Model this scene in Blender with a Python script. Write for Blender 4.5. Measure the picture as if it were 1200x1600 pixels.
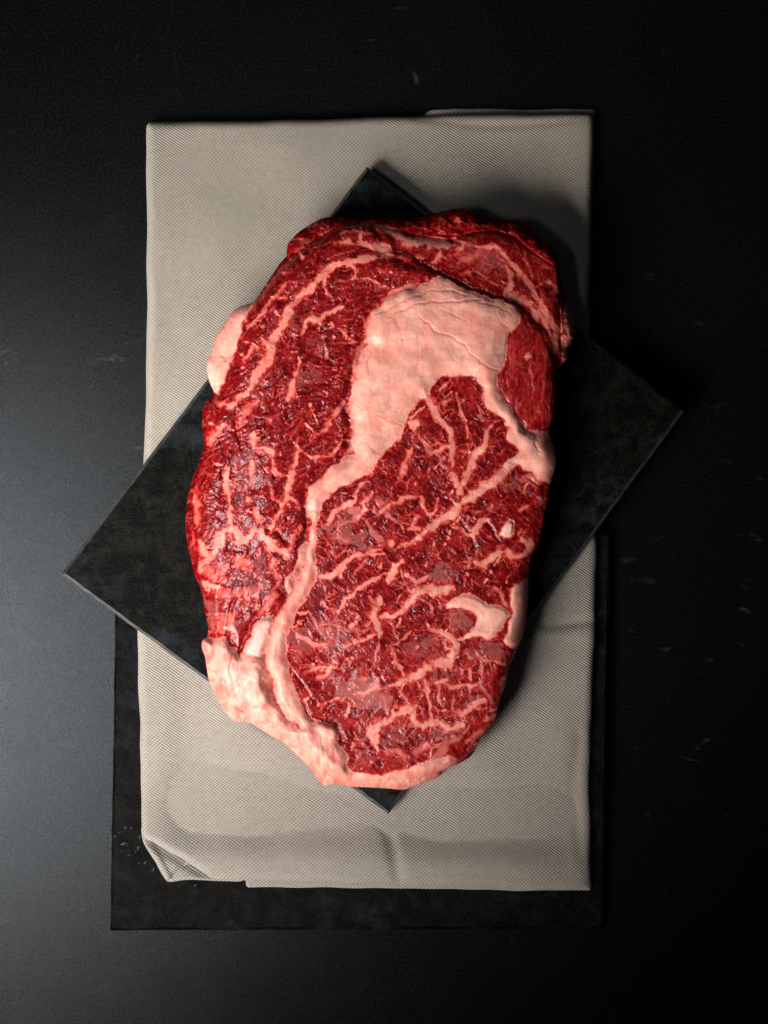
import bpy, math
import numpy as np

scene = bpy.context.scene
for o in list(bpy.data.objects):
    bpy.data.objects.remove(o)
COL = scene.collection

# ------------------------------------------------------------------ camera, world, lamps, exposure
S = 0.00028            # metres per picture unit on the table plane
D = 3200.0             # camera height in the same units


def P(x, y, z=0.0):
    """world point seen at picture-plan position x, y when it lies z units above the table"""
    k = (D - z) / D
    return ((x - 600.0) * k * S, (800.0 - y) * k * S, z * S)


cam_data = bpy.data.cameras.new('camera')
cam_data.sensor_fit = 'VERTICAL'
cam_data.sensor_height = 36.0
cam_data.lens = 36.0 * D / 1600.0
cam_data.clip_start = 0.01
cam_data.clip_end = 50
cam = bpy.data.objects.new('camera', cam_data)
cam.location = (0, 0, D * S)
COL.objects.link(cam)
scene.camera = cam

world = bpy.data.worlds.new("World")
scene.world = world
world.use_nodes = True
world.node_tree.nodes['Background'].inputs[0].default_value = (0.75, 0.82, 1.0, 1)
world.node_tree.nodes['Background'].inputs[1].default_value = 0.016


def area(name, loc, target, sx, sy, power, color, spread=180):
    d = bpy.data.lights.new(name, 'AREA')
    d.shape = 'RECTANGLE'
    d.size = sx
    d.size_y = sy
    d.energy = power
    d.color = color
    d.spread = math.radians(spread)
    o = bpy.data.objects.new(name, d)
    o.location = loc
    from mathutils import Vector
    v = Vector(target) - Vector(loc)
    o.rotation_euler = v.to_track_quat('-Z', 'Y').to_euler()
    COL.objects.link(o)
    return o


area('key_softbox', (-0.36, -0.235, 0.315), (-0.115, 0.045, 0.02), 0.42, 0.34, 1.22, (1.0, 0.915, 0.84), 56)
area('side_softbox', (-0.40, -0.13, 0.80), (-0.19, -0.07, 0.0), 0.30, 0.26, 0.34, (0.88, 0.95, 1.0), 32)

scene.view_settings.view_transform = 'Standard'
scene.view_settings.look = 'None'
scene.view_settings.exposure = 0.0
scene.view_settings.gamma = 1.0


def tag(o, label=None, cat=None, group=None, kind=None):
    if label: o['label'] = label
    if cat: o['category'] = cat
    if group: o['group'] = group
    if kind: o['kind'] = kind
    return o


# ------------------------------------------------------------------ node helpers
class NT:
    def __init__(self, name):
        self.m = bpy.data.materials.new(name)
        self.m.use_nodes = True
        self.t = self.m.node_tree
        self.b = self.t.nodes['Principled BSDF']

    def n(self, typ, **kw):
        nd = self.t.nodes.new(typ)
        for k, v in kw.items():
            setattr(nd, k, v)
        return nd

    def link(self, a, b):
        self.t.links.new(a, b)

    def put(self, sock, v):
        if isinstance(v, (int, float, tuple, list)):
            sock.default_value = v
        else:
            self.link(v, sock)

    def math(self, op, a, b=0.0, c=None, clamp=False):
        nd = self.n('ShaderNodeMath', operation=op)
        nd.use_clamp = clamp
        self.put(nd.inputs[0], a)
        self.put(nd.inputs[1], b)
        if c is not None: self.put(nd.inputs[2], c)
        return nd.outputs[0]

    def noise(self, vec, scale, detail=3, rough=0.55, dist=0.0):
        nd = self.n('ShaderNodeTexNoise')
        nd.inputs['Scale'].default_value = scale
        nd.inputs['Detail'].default_value = detail
        nd.inputs['Roughness'].default_value = rough
        nd.inputs['Distortion'].default_value = dist
        if vec is not None: self.link(vec, nd.inputs['Vector'])
        return nd.outputs[0]

    def ramp(self, f, stops, interp='LINEAR'):
        nd = self.n('ShaderNodeValToRGB')
        cr = nd.color_ramp
        cr.interpolation = interp
        while len(cr.elements) < len(stops): cr.elements.new(0.5)
        for e, (p, c) in zip(cr.elements, stops):
            e.position = p
            e.color = (c[0], c[1], c[2], 1) if isinstance(c, (tuple, list)) else (c, c, c, 1)
        self.link(f, nd.inputs[0])
        return nd.outputs[0]

    def mix(self, f, a, b, blend='MIX'):
        nd = self.n('ShaderNodeMix', data_type='RGBA', blend_type=blend)
        self.put(nd.inputs[0], f)
        for s, v in ((nd.inputs[6], a), (nd.inputs[7], b)):
            if isinstance(v, (tuple, list)): s.default_value = (v[0], v[1], v[2], 1)
            else: self.link(v, s)
        return nd.outputs[2]

    def attr(self, name):
        nd = self.n('ShaderNodeAttribute')
        nd.attribute_name = name
        return nd.outputs['Fac']

    def bump(self, h, strength, dist, normal=None):
        nd = self.n('ShaderNodeBump')
        nd.inputs['Strength'].default_value = strength
        nd.inputs['Distance'].default_value = dist
        self.link(h, nd.inputs['Height'])
        if normal is not None: self.link(normal, nd.inputs['Normal'])
        return nd.outputs[0]

    def pos(self, scale=(1, 1, 1), rotz=0.0, kind='Object'):
        tc = self.n('ShaderNodeTexCoord')
        mp = self.n('ShaderNodeMapping')
        mp.inputs['Scale'].default_value = scale
        mp.inputs['Rotation'].default_value = (0, 0, rotz)
        self.link(tc.outputs[kind], mp.inputs[0])
        return mp.outputs[0]


# ------------------------------------------------------------------ numpy noise and shape fields
rng = np.random.RandomState(7)
_perm = rng.permutation(512).astype(np.int32)
_ang = rng.rand(512) * 2 * np.pi
_gx, _gy = np.cos(_ang).astype(np.float32), np.sin(_ang).astype(np.float32)
_r1, _r2, _r3 = (rng.rand(512).astype(np.float32) for _ in range(3))


def _h(ix, iy, seed):
    return _perm[(_perm[(ix + seed * 37) & 511] + iy + seed * 91) & 511]


def perlin(x, y, seed=0):
    x0 = np.floor(x).astype(np.int32); y0 = np.floor(y).astype(np.int32)
    fx = (x - x0).astype(np.float32); fy = (y - y0).astype(np.float32)
    u = fx * fx * fx * (fx * (fx * 6 - 15) + 10); v = fy * fy * fy * (fy * (fy * 6 - 15) + 10)

    def g(dx, dy):
        k = _h(x0 + dx, y0 + dy, seed)
        return _gx[k] * (fx - dx) + _gy[k] * (fy - dy)
    a = g(0, 0); b = g(1, 0); c = g(0, 1); d = g(1, 1)
    return ((a + (b - a) * u) * (1 - v) + (c + (d - c) * u) * v) * 1.5


def fbm(x, y, seed=0, oct=3, gain=0.5):
    s = 0; a = 1.0; n = 0
    for i in range(oct):
        s = s + a * perlin(x * 2 ** i + 17.3 * i, y * 2 ** i - 9.1 * i, seed + i)
        n += a; a *= gain
    return s / n


def worley(x, y, seed=0):
    """F1, F2, offset to nearest point, its random values"""
    x0 = np.floor(x).astype(np.int32); y0 = np.floor(y).astype(np.int32)
    f1 = np.full(x.shape, 9.0, np.float32); f2 = f1.copy()
    ox = np.zeros_like(f1); oy = np.zeros_like(f1); kk = np.zeros(x.shape, np.int32)
    for dy in (-1, 0, 1):
        for dx in (-1, 0, 1):
            k = _h(x0 + dx, y0 + dy, seed)
            ax = (x0 + dx + _r1[k] - x).astype(np.float32); ay = (y0 + dy + _r2[k] - y).astype(np.float32)
            d = np.sqrt(ax * ax + ay * ay)
            near = d < f1
            f2 = np.where(near, f1, np.minimum(f2, d))
            ox = np.where(near, ax, ox); oy = np.where(near, ay, oy); kk = np.where(near, k, kk)
            f1 = np.where(near, d, f1)
    return f1, f2, ox, oy, kk


def ss(a, b, x):
    t = np.clip((x - a) / (b - a), 0, 1)
    return t * t * (3 - 2 * t)


def spline(pts, closed=False, step=5.0):
    p = np.array(pts, float)
    n = len(p)
    out = []
    segs = n if closed else n - 1
    for i in range(segs):
        if closed:
            a, b, c, d = p[(i - 1) % n], p[i], p[(i + 1) % n], p[(i + 2) % n]
        else:
            a, b, c, d = p[max(i - 1, 0)], p[i], p[i + 1], p[min(i + 2, n - 1)]
        m = max(1, int(np.hypot(*(c - b)[:2]) / step))
        for k in range(m):
            t = k / m
            out.append(0.5 * ((2 * b) + (-a + c) * t + (2 * a - 5 * b + 4 * c - d) * t * t + (-a + 3 * b - 3 * c + d) * t ** 3))
    if not closed: out.append(p[-1])
    return np.array(out)


class Field:
    def __init__(self, x0, x1, y0, y1, step):
        self.xs = np.arange(x0, x1 + step * 0.5, step); self.ys = np.arange(y0, y1 + step * 0.5, step)
        self.x0, self.y0, self.step = x0, y0, step
        self.X, self.Y = np.meshgrid(self.xs, self.ys)
        self.WX, self.WY = self.X, self.Y        # warped coordinates used for shape tests
        self.shape = self.X.shape

    def win(self, ax, bx, ay, by):
        i0 = max(0, int((ay - self.y0) / self.step)); i1 = min(self.shape[0], int((by - self.y0) / self.step) + 2)
        j0 = max(0, int((ax - self.x0) / self.step)); j1 = min(self.shape[1], int((bx - self.x0) / self.step) + 2)
        return slice(i0, i1), slice(j0, j1)

    def line(self, pts, r0, r1=None, reach=8.0, taper=True, warp=True, step=5.0):
        """distance to a drawn stroke minus its half width"""
        q = spline(pts, step=step)
        L = np.concatenate([[0], np.cumsum(np.hypot(*np.diff(q, axis=0).T))]); L /= L[-1]
        if r1 is None: r1 = r0
        R = r0 + (r1 - r0) * L
        if taper: R = R * np.clip(np.minimum(L / 0.12, (1 - L) / 0.12) * 0.65 + 0.35, 0, 1)
        out = np.full(self.shape, reach, np.float32)
        gx, gy = (self.WX, self.WY) if warp else (self.X, self.Y)
        for a, b, ra, rb in zip(q[:-1], q[1:], R[:-1], R[1:]):
            m = max(ra, rb) + reach + 6
            s = self.win(min(a[0], b[0]) - m, max(a[0], b[0]) + m, min(a[1], b[1]) - m, max(a[1], b[1]) + m)
            x, y = gx[s] - a[0], gy[s] - a[1]
            dx, dy = b - a
            t = np.clip((x * dx + y * dy) / (dx * dx + dy * dy + 1e-9), 0, 1)
            d = np.hypot(x - t * dx, y - t * dy) - (ra + (rb - ra) * t)
            out[s] = np.minimum(out[s], d)
        return out

    def poly(self, pts, reach=12.0, smooth=True, warp=True):
        """signed distance, positive inside"""
        q = spline(pts, closed=True, step=6.0) if smooth else np.array(pts, float)
        gx, gy = (self.WX, self.WY) if warp else (self.X, self.Y)
        d = np.full(self.shape, reach, np.float32)
        ins = np.zeros(self.shape, bool)
        qn = np.roll(q, -1, axis=0)
        for a, b in zip(q, qn):
            m = reach + 6
            s = self.win(min(a[0], b[0]) - m, max(a[0], b[0]) + m, min(a[1], b[1]) - m, max(a[1], b[1]) + m)
            x, y = gx[s] - a[0], gy[s] - a[1]
            dx, dy = b - a
            t = np.clip((x * dx + y * dy) / (dx * dx + dy * dy + 1e-9), 0, 1)
            d[s] = np.minimum(d[s], np.hypot(x - t * dx, y - t * dy))
            if a[1] != b[1]:
                s2 = self.win(-1e9 if False else self.x0, max(a[0], b[0]) + 8, min(a[1], b[1]) - 8, max(a[1], b[1]) + 8)
                xx, yy = gx[s2], gy[s2]
                c = ((a[1] > yy) != (b[1] > yy)) & (xx < (b[0] - a[0]) * (yy - a[1]) / (b[1] - a[1]) + a[0])
                ins[s2] ^= c
        return np.where(ins, d, -d)


def mesh_from(name, V, F, mat, smooth=True):
    me = bpy.data.meshes.new(name)
    V = np.ascontiguousarray(V, np.float32); F = np.ascontiguousarray(F, np.int32)
    me.vertices.add(len(V)); me.vertices.foreach_set('co', V.ravel())
    k = F.shape[1]
    me.loops.add(F.size); me.loops.foreach_set('vertex_index', F.ravel())
    me.polygons.add(len(F))
    me.polygons.foreach_set('loop_start', np.arange(0, F.size, k, dtype=np.int32))
    me.polygons.foreach_set('loop_total', np.full(len(F), k, np.int32))
    me.polygons.foreach_set('use_smooth', np.full(len(F), smooth))
    me.update(calc_edges=True)
    if mat: me.materials.append(mat)
    return me


def add(name, me, parent=None):
    o = bpy.data.objects.new(name, me)
    COL.objects.link(o)
    if parent: o.parent = parent
    return o


def empty(name, loc=(0, 0, 0)):
    o = bpy.data.objects.new(name, None)
    o.empty_display_size = 0.02
    o.location = loc
    COL.objects.link(o)
    return o


def grid_body(fld, sd, Z, zbot, inset, lim=-1.0, levels=3):
    """closed lump: height field Z inside sd>0, edge snapped to the outline, skirt down to zbot.
    returns world verts, faces, source grid index per vertex, and is-skirt flag per face"""
    gy, gx = np.gradient(sd, fld.step)
    gn = np.hypot(gx, gy) + 1e-6
    gx /= gn; gy /= gn
    ok = sd > lim * fld.step
    quad = ok[:-1, :-1] & ok[1:, :-1] & ok[:-1, 1:] & ok[1:, 1:]
    I = np.arange(sd.size).reshape(sd.shape)
    a, b, c, d = I[:-1, :-1][quad], I[1:, :-1][quad], I[1:, 1:][quad], I[:-1, 1:][quad]
    F = np.stack([a, b, c, d], 1)              # y grows downward in the picture: a-b-c-d is counter-clockwise from above
    px, py = fld.X.copy(), fld.Y.copy()
    o = sd < 0
    px[o] -= (sd * gx)[o]; py[o] -= (sd * gy)[o]
    used = np.unique(F)
    remap = np.full(sd.size, -1, np.int64); remap[used] = np.arange(len(used))
    F = remap[F]
    x, y, z = px.ravel()[used], py.ravel()[used], Z.ravel()[used]
    k = (D - z) / D
    V = np.stack([(x - 600) * k, (800 - y) * k, z], 1)
    # boundary edges
    E = np.concatenate([F[:, [0, 1]], F[:, [1, 2]], F[:, [2, 3]], F[:, [3, 0]]])
    key = E[:, 0] * (10 ** 7) + E[:, 1]; rkey = E[:, 1] * (10 ** 7) + E[:, 0]
    bd = E[~np.isin(key, rkey)]
    bv = np.unique(bd)
    src = used
    n0 = len(V)
    loc = np.full(n0, -1, np.int64); loc[bv] = np.arange(len(bv))
    zb = zbot.ravel()[used][bv] if isinstance(zbot, np.ndarray) else np.full(len(bv), float(zbot))
    nx, ny = gx.ravel()[used][bv], -gy.ravel()[used][bv]
    rings = [bv]
    allV = [V]; allS = [src]
    for i in range(1, levels + 1):
        t = i / levels
        W = V[bv].copy()
        W[:, 2] = V[bv, 2] + (zb - V[bv, 2]) * t
        off = inset * t * t - 0.12 * inset * math.sin(math.pi * t)
        W[:, 0] += nx * off; W[:, 1] += ny * off
        rings.append(n0 + (i - 1) * len(bv) + np.arange(len(bv)))
        allV.append(W); allS.append(src[bv])
    SF = []
    for i in range(levels):
        u, l = rings[i], rings[i + 1]
        e0, e1 = loc[bd[:, 0]], loc[bd[:, 1]]
        SF.append(np.stack([u[e1], u[e0], l[e0], l[e1]], 1))
    SF = np.concatenate(SF)
    allF = np.concatenate([F, SF])
    skirt = np.zeros(len(allF), bool); skirt[len(F):] = True
    fsrc = np.concatenate([remap_src(quad), np.zeros(len(SF), np.int64)])
    return np.concatenate(allV) * S, allF, np.concatenate(allS), skirt, fsrc


def remap_src(quad):
    n, m = quad.shape
    I = np.arange((n + 1) * (m + 1)).reshape(n + 1, m + 1)
    return I[:-1, :-1][quad]


# ------------------------------------------------------------------ heights of the stack
Z_SLATE = 18.0      # top of the lower slate
Z_CLOTH = 36.0
Z_BOARD = 56.0      # top of the upper slate

# ------------------------------------------------------------------ materials
def mat_table():
    t = NT('dark_stone_table')
    p = t.pos()
    big = t.noise(p, 7, 4, 0.6)
    mid = t.noise(p, 55, 4, 0.6)
    fine = t.noise(p, 900, 2, 0.6)
    c = t.ramp(big, [(0.3, (0.0012, 0.0012, 0.0013)), (0.7, (0.003, 0.003, 0.0031))])
    c = t.mix(t.ramp(fine, [(0.35, 0.0), (0.75, 1.0)]), c, (0.007, 0.0076, 0.0083))
    # ochre smudges and scratches
    sp = t.noise(t.pos((1.0, 2.6, 1), 0.5), 46, 3, 0.6, 0.6)
    msk = t.math('MULTIPLY', t.ramp(sp, [(0.66, 0.0), (0.74, 1.0)]), t.ramp(t.noise(p, 9, 2), [(0.45, 0), (0.6, 1)]))
    c = t.mix(t.math('MULTIPLY', msk, 0.35), c, (0.10, 0.085, 0.055))
    sp2 = t.noise(t.pos((3.4, 1, 1), 1.1), 34, 3, 0.6, 0.8)
    msk2 = t.ramp(sp2, [(0.70, 0.0), (0.76, 1.0)])
    c = t.mix(t.math('MULTIPLY', msk2, 0.15), c, (0.06, 0.06, 0.062))
    t.link(c, t.b.inputs['Base Color'])
    t.link(t.ramp(mid, [(0.3, 0.22), (0.7, 0.26)]), t.b.inputs['Roughness'])
    h = t.math('ADD', t.math('MULTIPLY', t.noise(p, 1300, 2), 0.5), t.math('MULTIPLY', t.noise(p, 2600, 2), 0.5))
    t.link(t.bump(h, 0.28, 0.00035), t.b.inputs['Normal'])
    t.b.inputs['Specular IOR Level'].default_value = 0.15
    return t.m


def mat_slate(name, seed, wet=False, tone=1.0):
    t = NT(name)
    tc = t.n('ShaderNodeTexCoord')
    mp = t.n('ShaderNodeMapping'); mp.inputs['Location'].default_value = (seed, seed * 0.7, 0)
    t.link(tc.outputs['Object'], mp.inputs[0])
    p = mp.outputs[0]
    mp2 = t.n('ShaderNodeMapping'); mp2.inputs['Location'].default_value = (seed, 0, 0)
    mp2.inputs['Scale'].default_value = (1, 2.2, 1); mp2.inputs['Rotation'].default_value = (0, 0, 0.6)
    t.link(tc.outputs['Object'], mp2.inputs[0])
    patch = t.noise(mp2.outputs[0], 17, 5, 0.6, 0.9)
    pm = t.ramp(patch, [(0.50, 0.0), (0.56, 1.0)])
    c1 = t.ramp(t.noise(p, 160, 6, 0.78), [(0.44, (0.0006, 0.0006, 0.0005)), (0.80, (0.021, 0.019, 0.014))])
    c2 = t.ramp(t.noise(p, 110, 6, 0.75), [(0.40, (0.0012, 0.0016, 0.0022)), (0.80, (0.030, 0.035, 0.041))])
    c = t.mix(pm, c1, c2)
    v = t.n('ShaderNodeTexVoronoi'); v.feature = 'DISTANCE_TO_EDGE'; v.inputs['Scale'].default_value = 22
    w = t.n('ShaderNodeTexNoise'); w.inputs['Scale'].default_value = 30; w.inputs['Detail'].default_value = 3
    t.link(p, w.inputs['Vector'])
    ad = t.n('ShaderNodeVectorMath', operation='MULTIPLY_ADD'); t.link(w.outputs['Color'], ad.inputs[0])
    ad.inputs[1].default_value = (0.05, 0.05, 0.05); t.link(p, ad.inputs[2]); t.link(ad.outputs[0], v.inputs['Vector'])
    vein = t.math('MULTIPLY', t.ramp(v.outputs[0], [(0.0, 1.0), (0.02, 0.0)]), t.ramp(t.noise(p, 14, 2), [(0.5, 0), (0.62, 1)]))
    c = t.mix(t.math('MULTIPLY', vein, 0.18), c, (0.06, 0.065, 0.07))
    c = t.mix(1.0, c, (tone, tone, tone), 'MULTIPLY')
    t.link(c, t.b.inputs['Base Color'])
    t.link(t.ramp(pm, [(0, 0.50), (1, 0.62)]), t.b.inputs['Roughness'])
    t.b.inputs['Specular IOR Level'].default_value = 0.06
    h = t.math('ADD', t.noise(p, 900, 4, 0.7), t.math('MULTIPLY', t.noise(p, 260, 3), 0.5))
    t.link(t.bump(h, 0.75, 0.0006), t.b.inputs['Normal'])
    return t.m


def mat_linen():
    t = NT('beige_linen')
    tc = t.n('ShaderNodeTexCoord')
    mp = t.n('ShaderNodeMapping'); mp.inputs['Rotation'].default_value = (0, 0, math.radians(4))
    t.link(tc.outputs['Object'], mp.inputs[0])
    # a little thread waviness
    w = t.n('ShaderNodeTexNoise'); w.inputs['Scale'].default_value = 60; w.inputs['Detail'].default_value = 2
    t.link(tc.outputs['Object'], w.inputs['Vector'])
    ad = t.n('ShaderNodeVectorMath', operation='MULTIPLY_ADD'); t.link(w.outputs['Color'], ad.inputs[0])
    ad.inputs[1].default_value = (0.0007, 0.0007, 0); t.link(mp.outputs[0], ad.inputs[2])
    sp = t.n('ShaderNodeSeparateXYZ'); t.link(ad.outputs[0], sp.inputs[0])
    k = 1.0 * 2 * math.pi / (16.1 * S)
    uu = t.math('ADD', t.math('MULTIPLY', sp.outputs[0], 2.67 * k), t.math('MULTIPLY', sp.outputs[1], -2.33 * k))
    vv = t.math('ADD', t.math('MULTIPLY', sp.outputs[0], -2.33 * k), t.math('MULTIPLY', sp.outputs[1], -4.0 * k))
    w1 = t.math('MULTIPLY', t.math('ADD', t.math('COSINE', uu), t.math('COSINE', vv)), 0.5)   # +1 in the holes between threads
    irr = t.noise(tc.outputs['Object'], 500, 2, 0.6)
    hole = t.ramp(t.math('ADD', w1, t.math('MULTIPLY', t.math('SUBTRACT', irr, 0.5), 1.6)), [(0.0, 0.0), (0.80, 1.0)])
    big = t.noise(tc.outputs['Object'], 18, 3)
    c = t.mix(t.ramp(big, [(0.3, 0.0), (0.7, 1.0)]), (0.33, 0.297, 0.256), (0.375, 0.337, 0.290))
    c = t.mix(t.math('MULTIPLY', hole, t.math('MULTIPLY', t.ramp(t.noise(t.pos((1, 5, 1)), 160, 3, 0.6), [(0.3, 0.5), (0.7, 0.85)]), 0.9)), c, (0.11, 0.10, 0.09))
    t.link(c, t.b.inputs['Base Color'])
    t.b.inputs['Roughness'].default_value = 0.95
    t.b.inputs['Specular IOR Level'].default_value = 0.15
    t.b.inputs['Sheen Weight'].default_value = 0.15
    h = t.math('SUBTRACT', t.math('MULTIPLY', irr, 0.6), t.math('MULTIPLY', w1, 1.0))
    t.link(t.bump(h, 0.6, 0.0004), t.b.inputs['Normal'])
    return t.m


def mat_meat():
    t = NT('raw_beef')
    p = t.pos()
    fat = t.attr('fat'); film_sheen = t.attr('film_sheen'); blood = t.attr('blood')
    n1 = t.noise(p, 260, 3, 0.6); n2 = t.noise(p, 900, 2, 0.6)
    f = t.math('ADD', fat, t.math('MULTIPLY', t.math('SUBTRACT', n1, 0.5), 0.16))
    f = t.math('ADD', f, t.math('MULTIPLY', t.math('SUBTRACT', n2, 0.5), 0.14), clamp=True)
    c = t.ramp(f, [(0.0, (0.075, 0.0012, 0.0018)), (0.14, (0.19, 0.0032, 0.0045)), (0.30, (0.40, 0.018, 0.016)),
                   (0.45, (0.50, 0.065, 0.045)), (0.62, (0.64, 0.19, 0.15)), (0.80, (0.71, 0.26, 0.205)), (0.93, (0.77, 0.37, 0.29)), (1.0, (0.79, 0.49, 0.42))])
    c = t.mix(t.math('MULTIPLY', blood, 0.88, clamp=True), c, (0.58, 0.062, 0.045))
    c = t.mix(t.math('MULTIPLY', film_sheen, 0.75, clamp=True), c, (0.45, 0.165, 0.15))
    t.link(c, t.b.inputs['Base Color'])
    ro = t.math('ADD', t.math('MULTIPLY', fat, 0.22), 0.24)
    t.link(ro, t.b.inputs['Roughness'])
    t.b.inputs['Specular IOR Level'].default_value = 0.5
    t.b.inputs['Coat Roughness'].default_value = 0.14
    t.b.inputs['Coat IOR'].default_value = 1.38
    t.link(t.math('MULTIPLY', t.attr('gloss'), t.math('MAXIMUM', 0.16, t.math('SUBTRACT', 0.34, t.math('MULTIPLY', fat, 0.4)))), t.b.inputs['Coat Weight'])
    t.link(t.math('MULTIPLY', t.attr('gloss'), 0.28), t.b.inputs['Specular IOR Level'])
    h = t.math('ADD', t.noise(p, 330, 3, 0.6), t.math('MULTIPLY', n2, 0.25))
    nd = t.n('ShaderNodeBump')
    t.link(t.math('SUBTRACT', 0.13, t.math('MULTIPLY', fat, 0.04)), nd.inputs['Strength'])
    nd.inputs['Distance'].default_value = 0.0007
    t.link(h, nd.inputs['Height'])
    t.link(nd.outputs[0], t.b.inputs['Normal'])
    t.link(nd.outputs[0], t.b.inputs['Coat Normal'])
    return t.m


M_TABLE = mat_table()
M_SLATE1 = mat_slate('slate_upper', 0.0, tone=0.8)
M_SLATE2 = mat_slate('slate_lower', 1.7, tone=0.5)
M_LINEN = mat_linen()
M_MEAT = mat_meat()

# ------------------------------------------------------------------ table
V = np.array([[-1.2, -1.3, -0.03], [1.2, -1.3, -0.03], [1.2, 1.3, -0.03], [-1.2, 1.3, -0.03],
              [-1.2, -1.3, 0], [1.2, -1.3, 0], [1.2, 1.3, 0], [-1.2, 1.3, 0]])
F = np.array([[0, 3, 2, 1], [4, 5, 6, 7], [0, 1, 5, 4], [1, 2, 6, 5], [2, 3, 7, 6], [3, 0, 4, 7]])
tag(add('table_top', mesh_from('table_top', V, F, M_TABLE, False)), 'dark matte stone table top under everything', None, None, 'structure')


# ------------------------------------------------------------------ slates
def slate(corners, z0, z1, mat, name, seed, cham=5.0):
    """corners in picture plan (top outline, clockwise on the picture)"""
    c = [np.array(P(x, y, z1)[:2]) for x, y in corners]
    n = len(c)
    cen = sum(c) / n
    ring = []
    r = np.random.RandomState(seed)
    for i in range(n):
        a, b = c[i], c[(i + 1) % n]
        m = int(np.linalg.norm(b - a) / 0.003)
        e = (b - a) / np.linalg.norm(b - a); nn = np.array([e[1], -e[0]])
        if np.dot(nn, (a + b) / 2 - cen) < 0: nn = -nn
        w = 0
        for k in range(m):
            w = 0.8 * w + 0.00006 * r.randn()
            fall = min(1, k / 4, (m - k) / 4)
            ring.append((a + (b - a) * k / m + nn * w * fall, nn))
    N = len(ring)
    V = []

    def corner_in(p, d):          # move towards the inside, square corners
        v = cen - p
        return p + v / np.linalg.norm(v) * d
    prof = [(0.0, z0 * S), (0.0, (z1 - 4.5) * S), (cham * 0.55 * S, (z1 - 2.0) * S), (cham * S, z1 * S)]
    for d, z in prof:
        for i, (p, nn) in enumerate(ring):
            q = p - nn * d
            if np.linalg.norm(p - c[0]) < 1e-9 or any(np.linalg.norm(p - cc) < 1e-9 for cc in c):
                q = p - nn * d - ring[i - 1][1] * d
            V.append((q[0], q[1], z + (0.00008 * r.randn() if 0 < d < cham * S * 0.9 else 0)))
    Fq = []
    for l in range(len(prof) - 1):
        for i in range(N):
            j = (i + 1) % N
            Fq.append((l * N + i, l * N + j, (l + 1) * N + j, (l + 1) * N + i))
    me = bpy.data.meshes.new(name)
    faces = [tuple(reversed(f)) for f in Fq]
    top = tuple(range((len(prof) - 1) * N, len(prof) * N))
    faces.append(tuple(reversed(top)))
    faces.append(tuple(range(N)))
    me.from_pydata([tuple(map(float, v)) for v in V], [], faces)
    me.validate(); me.update()
    import bmesh
    bm = bmesh.new(); bm.from_mesh(me); bmesh.ops.recalc_face_normals(bm, faces=bm.faces); bm.to_mesh(me); bm.free()
    me.materials.append(mat)
    return me


EDGE = NT('honed_slate_edge')
_n = EDGE.noise(EDGE.pos(), 300, 3)
EDGE.link(EDGE.ramp(_n, [(0.3, (0.02, 0.021, 0.022)), (0.7, (0.05, 0.052, 0.054))]), EDGE.b.inputs['Base Color'])
EDGE.b.inputs['Roughness'].default_value = 0.5
EDGE.link(EDGE.bump(_n, 0.3, 0.0004), EDGE.b.inputs['Normal'])


def slate_thing(name, corners, z0, z1, mat, seed, label):
    me = slate(corners, z0, z1, mat, name, seed)
    me.materials.append(EDGE.m if z1 > 30 else mat)
    # the cut sides and the bevel form the edge; the riven face keeps the slate material
    nl = len(me.polygons)
    for p in me.polygons:
        p.material_index = 0 if p.normal.z > 0.97 and p.area > 0.01 else 1
    o = add(name, me)
    return tag(o, label, 'serving board')


slate_thing('slate_board', [(182, 838), (955, 832), (944, 1452), (172, 1455)], 0, Z_SLATE, M_SLATE2, 3,
            'dark slate board lying flat on the table underneath the folded napkin')
slate_thing('slate_board', [(573, 260), (1070, 641), (607, 1273), (95, 897)], Z_CLOTH, Z_BOARD, M_SLATE1, 5,
            'black slate board turned diagonally on the napkin, carrying the raw steak')

# ------------------------------------------------------------------ napkin
nap = empty('folded_napkin', P(575, 780, 0))
tag(nap, 'beige woven linen napkin folded flat between the two slate boards', 'napkin')


def nap_part(name, outline, zfun, zbot, R, step=2.5, inset=3.0):
    xs = [p[0] for p in outline]; ys = [p[1] for p in outline]
    fl = Field(min(xs) - 6, max(xs) + 6, min(ys) - 6, max(ys) + 6, step)
    fl.WX = fl.X + 1.6 * perlin(fl.X / 70, fl.Y / 55, 201); fl.WY = fl.Y + 1.6 * perlin(fl.X / 60, fl.Y / 70, 202)
    sd = fl.poly(outline, reach=60, warp=True)
    zt, zb = zfun(fl, sd)
    q = np.clip(sd / R, 0, 1)
    edge = np.sqrt(np.clip(1 - (1 - q) ** 2, 0, 1))
    Z = zb + (zt - zb) * (0.35 + 0.65 * edge)
    zbt = zbot(fl)
    V, F, src, sk, _ = grid_body(fl, sd, Z, zbt, inset)
    V = V - np.array(nap.location)
    return add(name, mesh_from(name, V, F, M_LINEN), nap)


def gauss(x, y, cx, cy, sx, sy, rot=0.0):
    c, s = math.cos(rot), math.sin(rot)
    u = (x - cx) * c + (y - cy) * s; v = -(x - cx) * s + (y - cy) * c
    return np.exp(-0.5 * ((u / sx) ** 2 + (v / sy) ** 2))


def base_z(y):
    return Z_SLATE * ss(826, 846, y)


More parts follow.
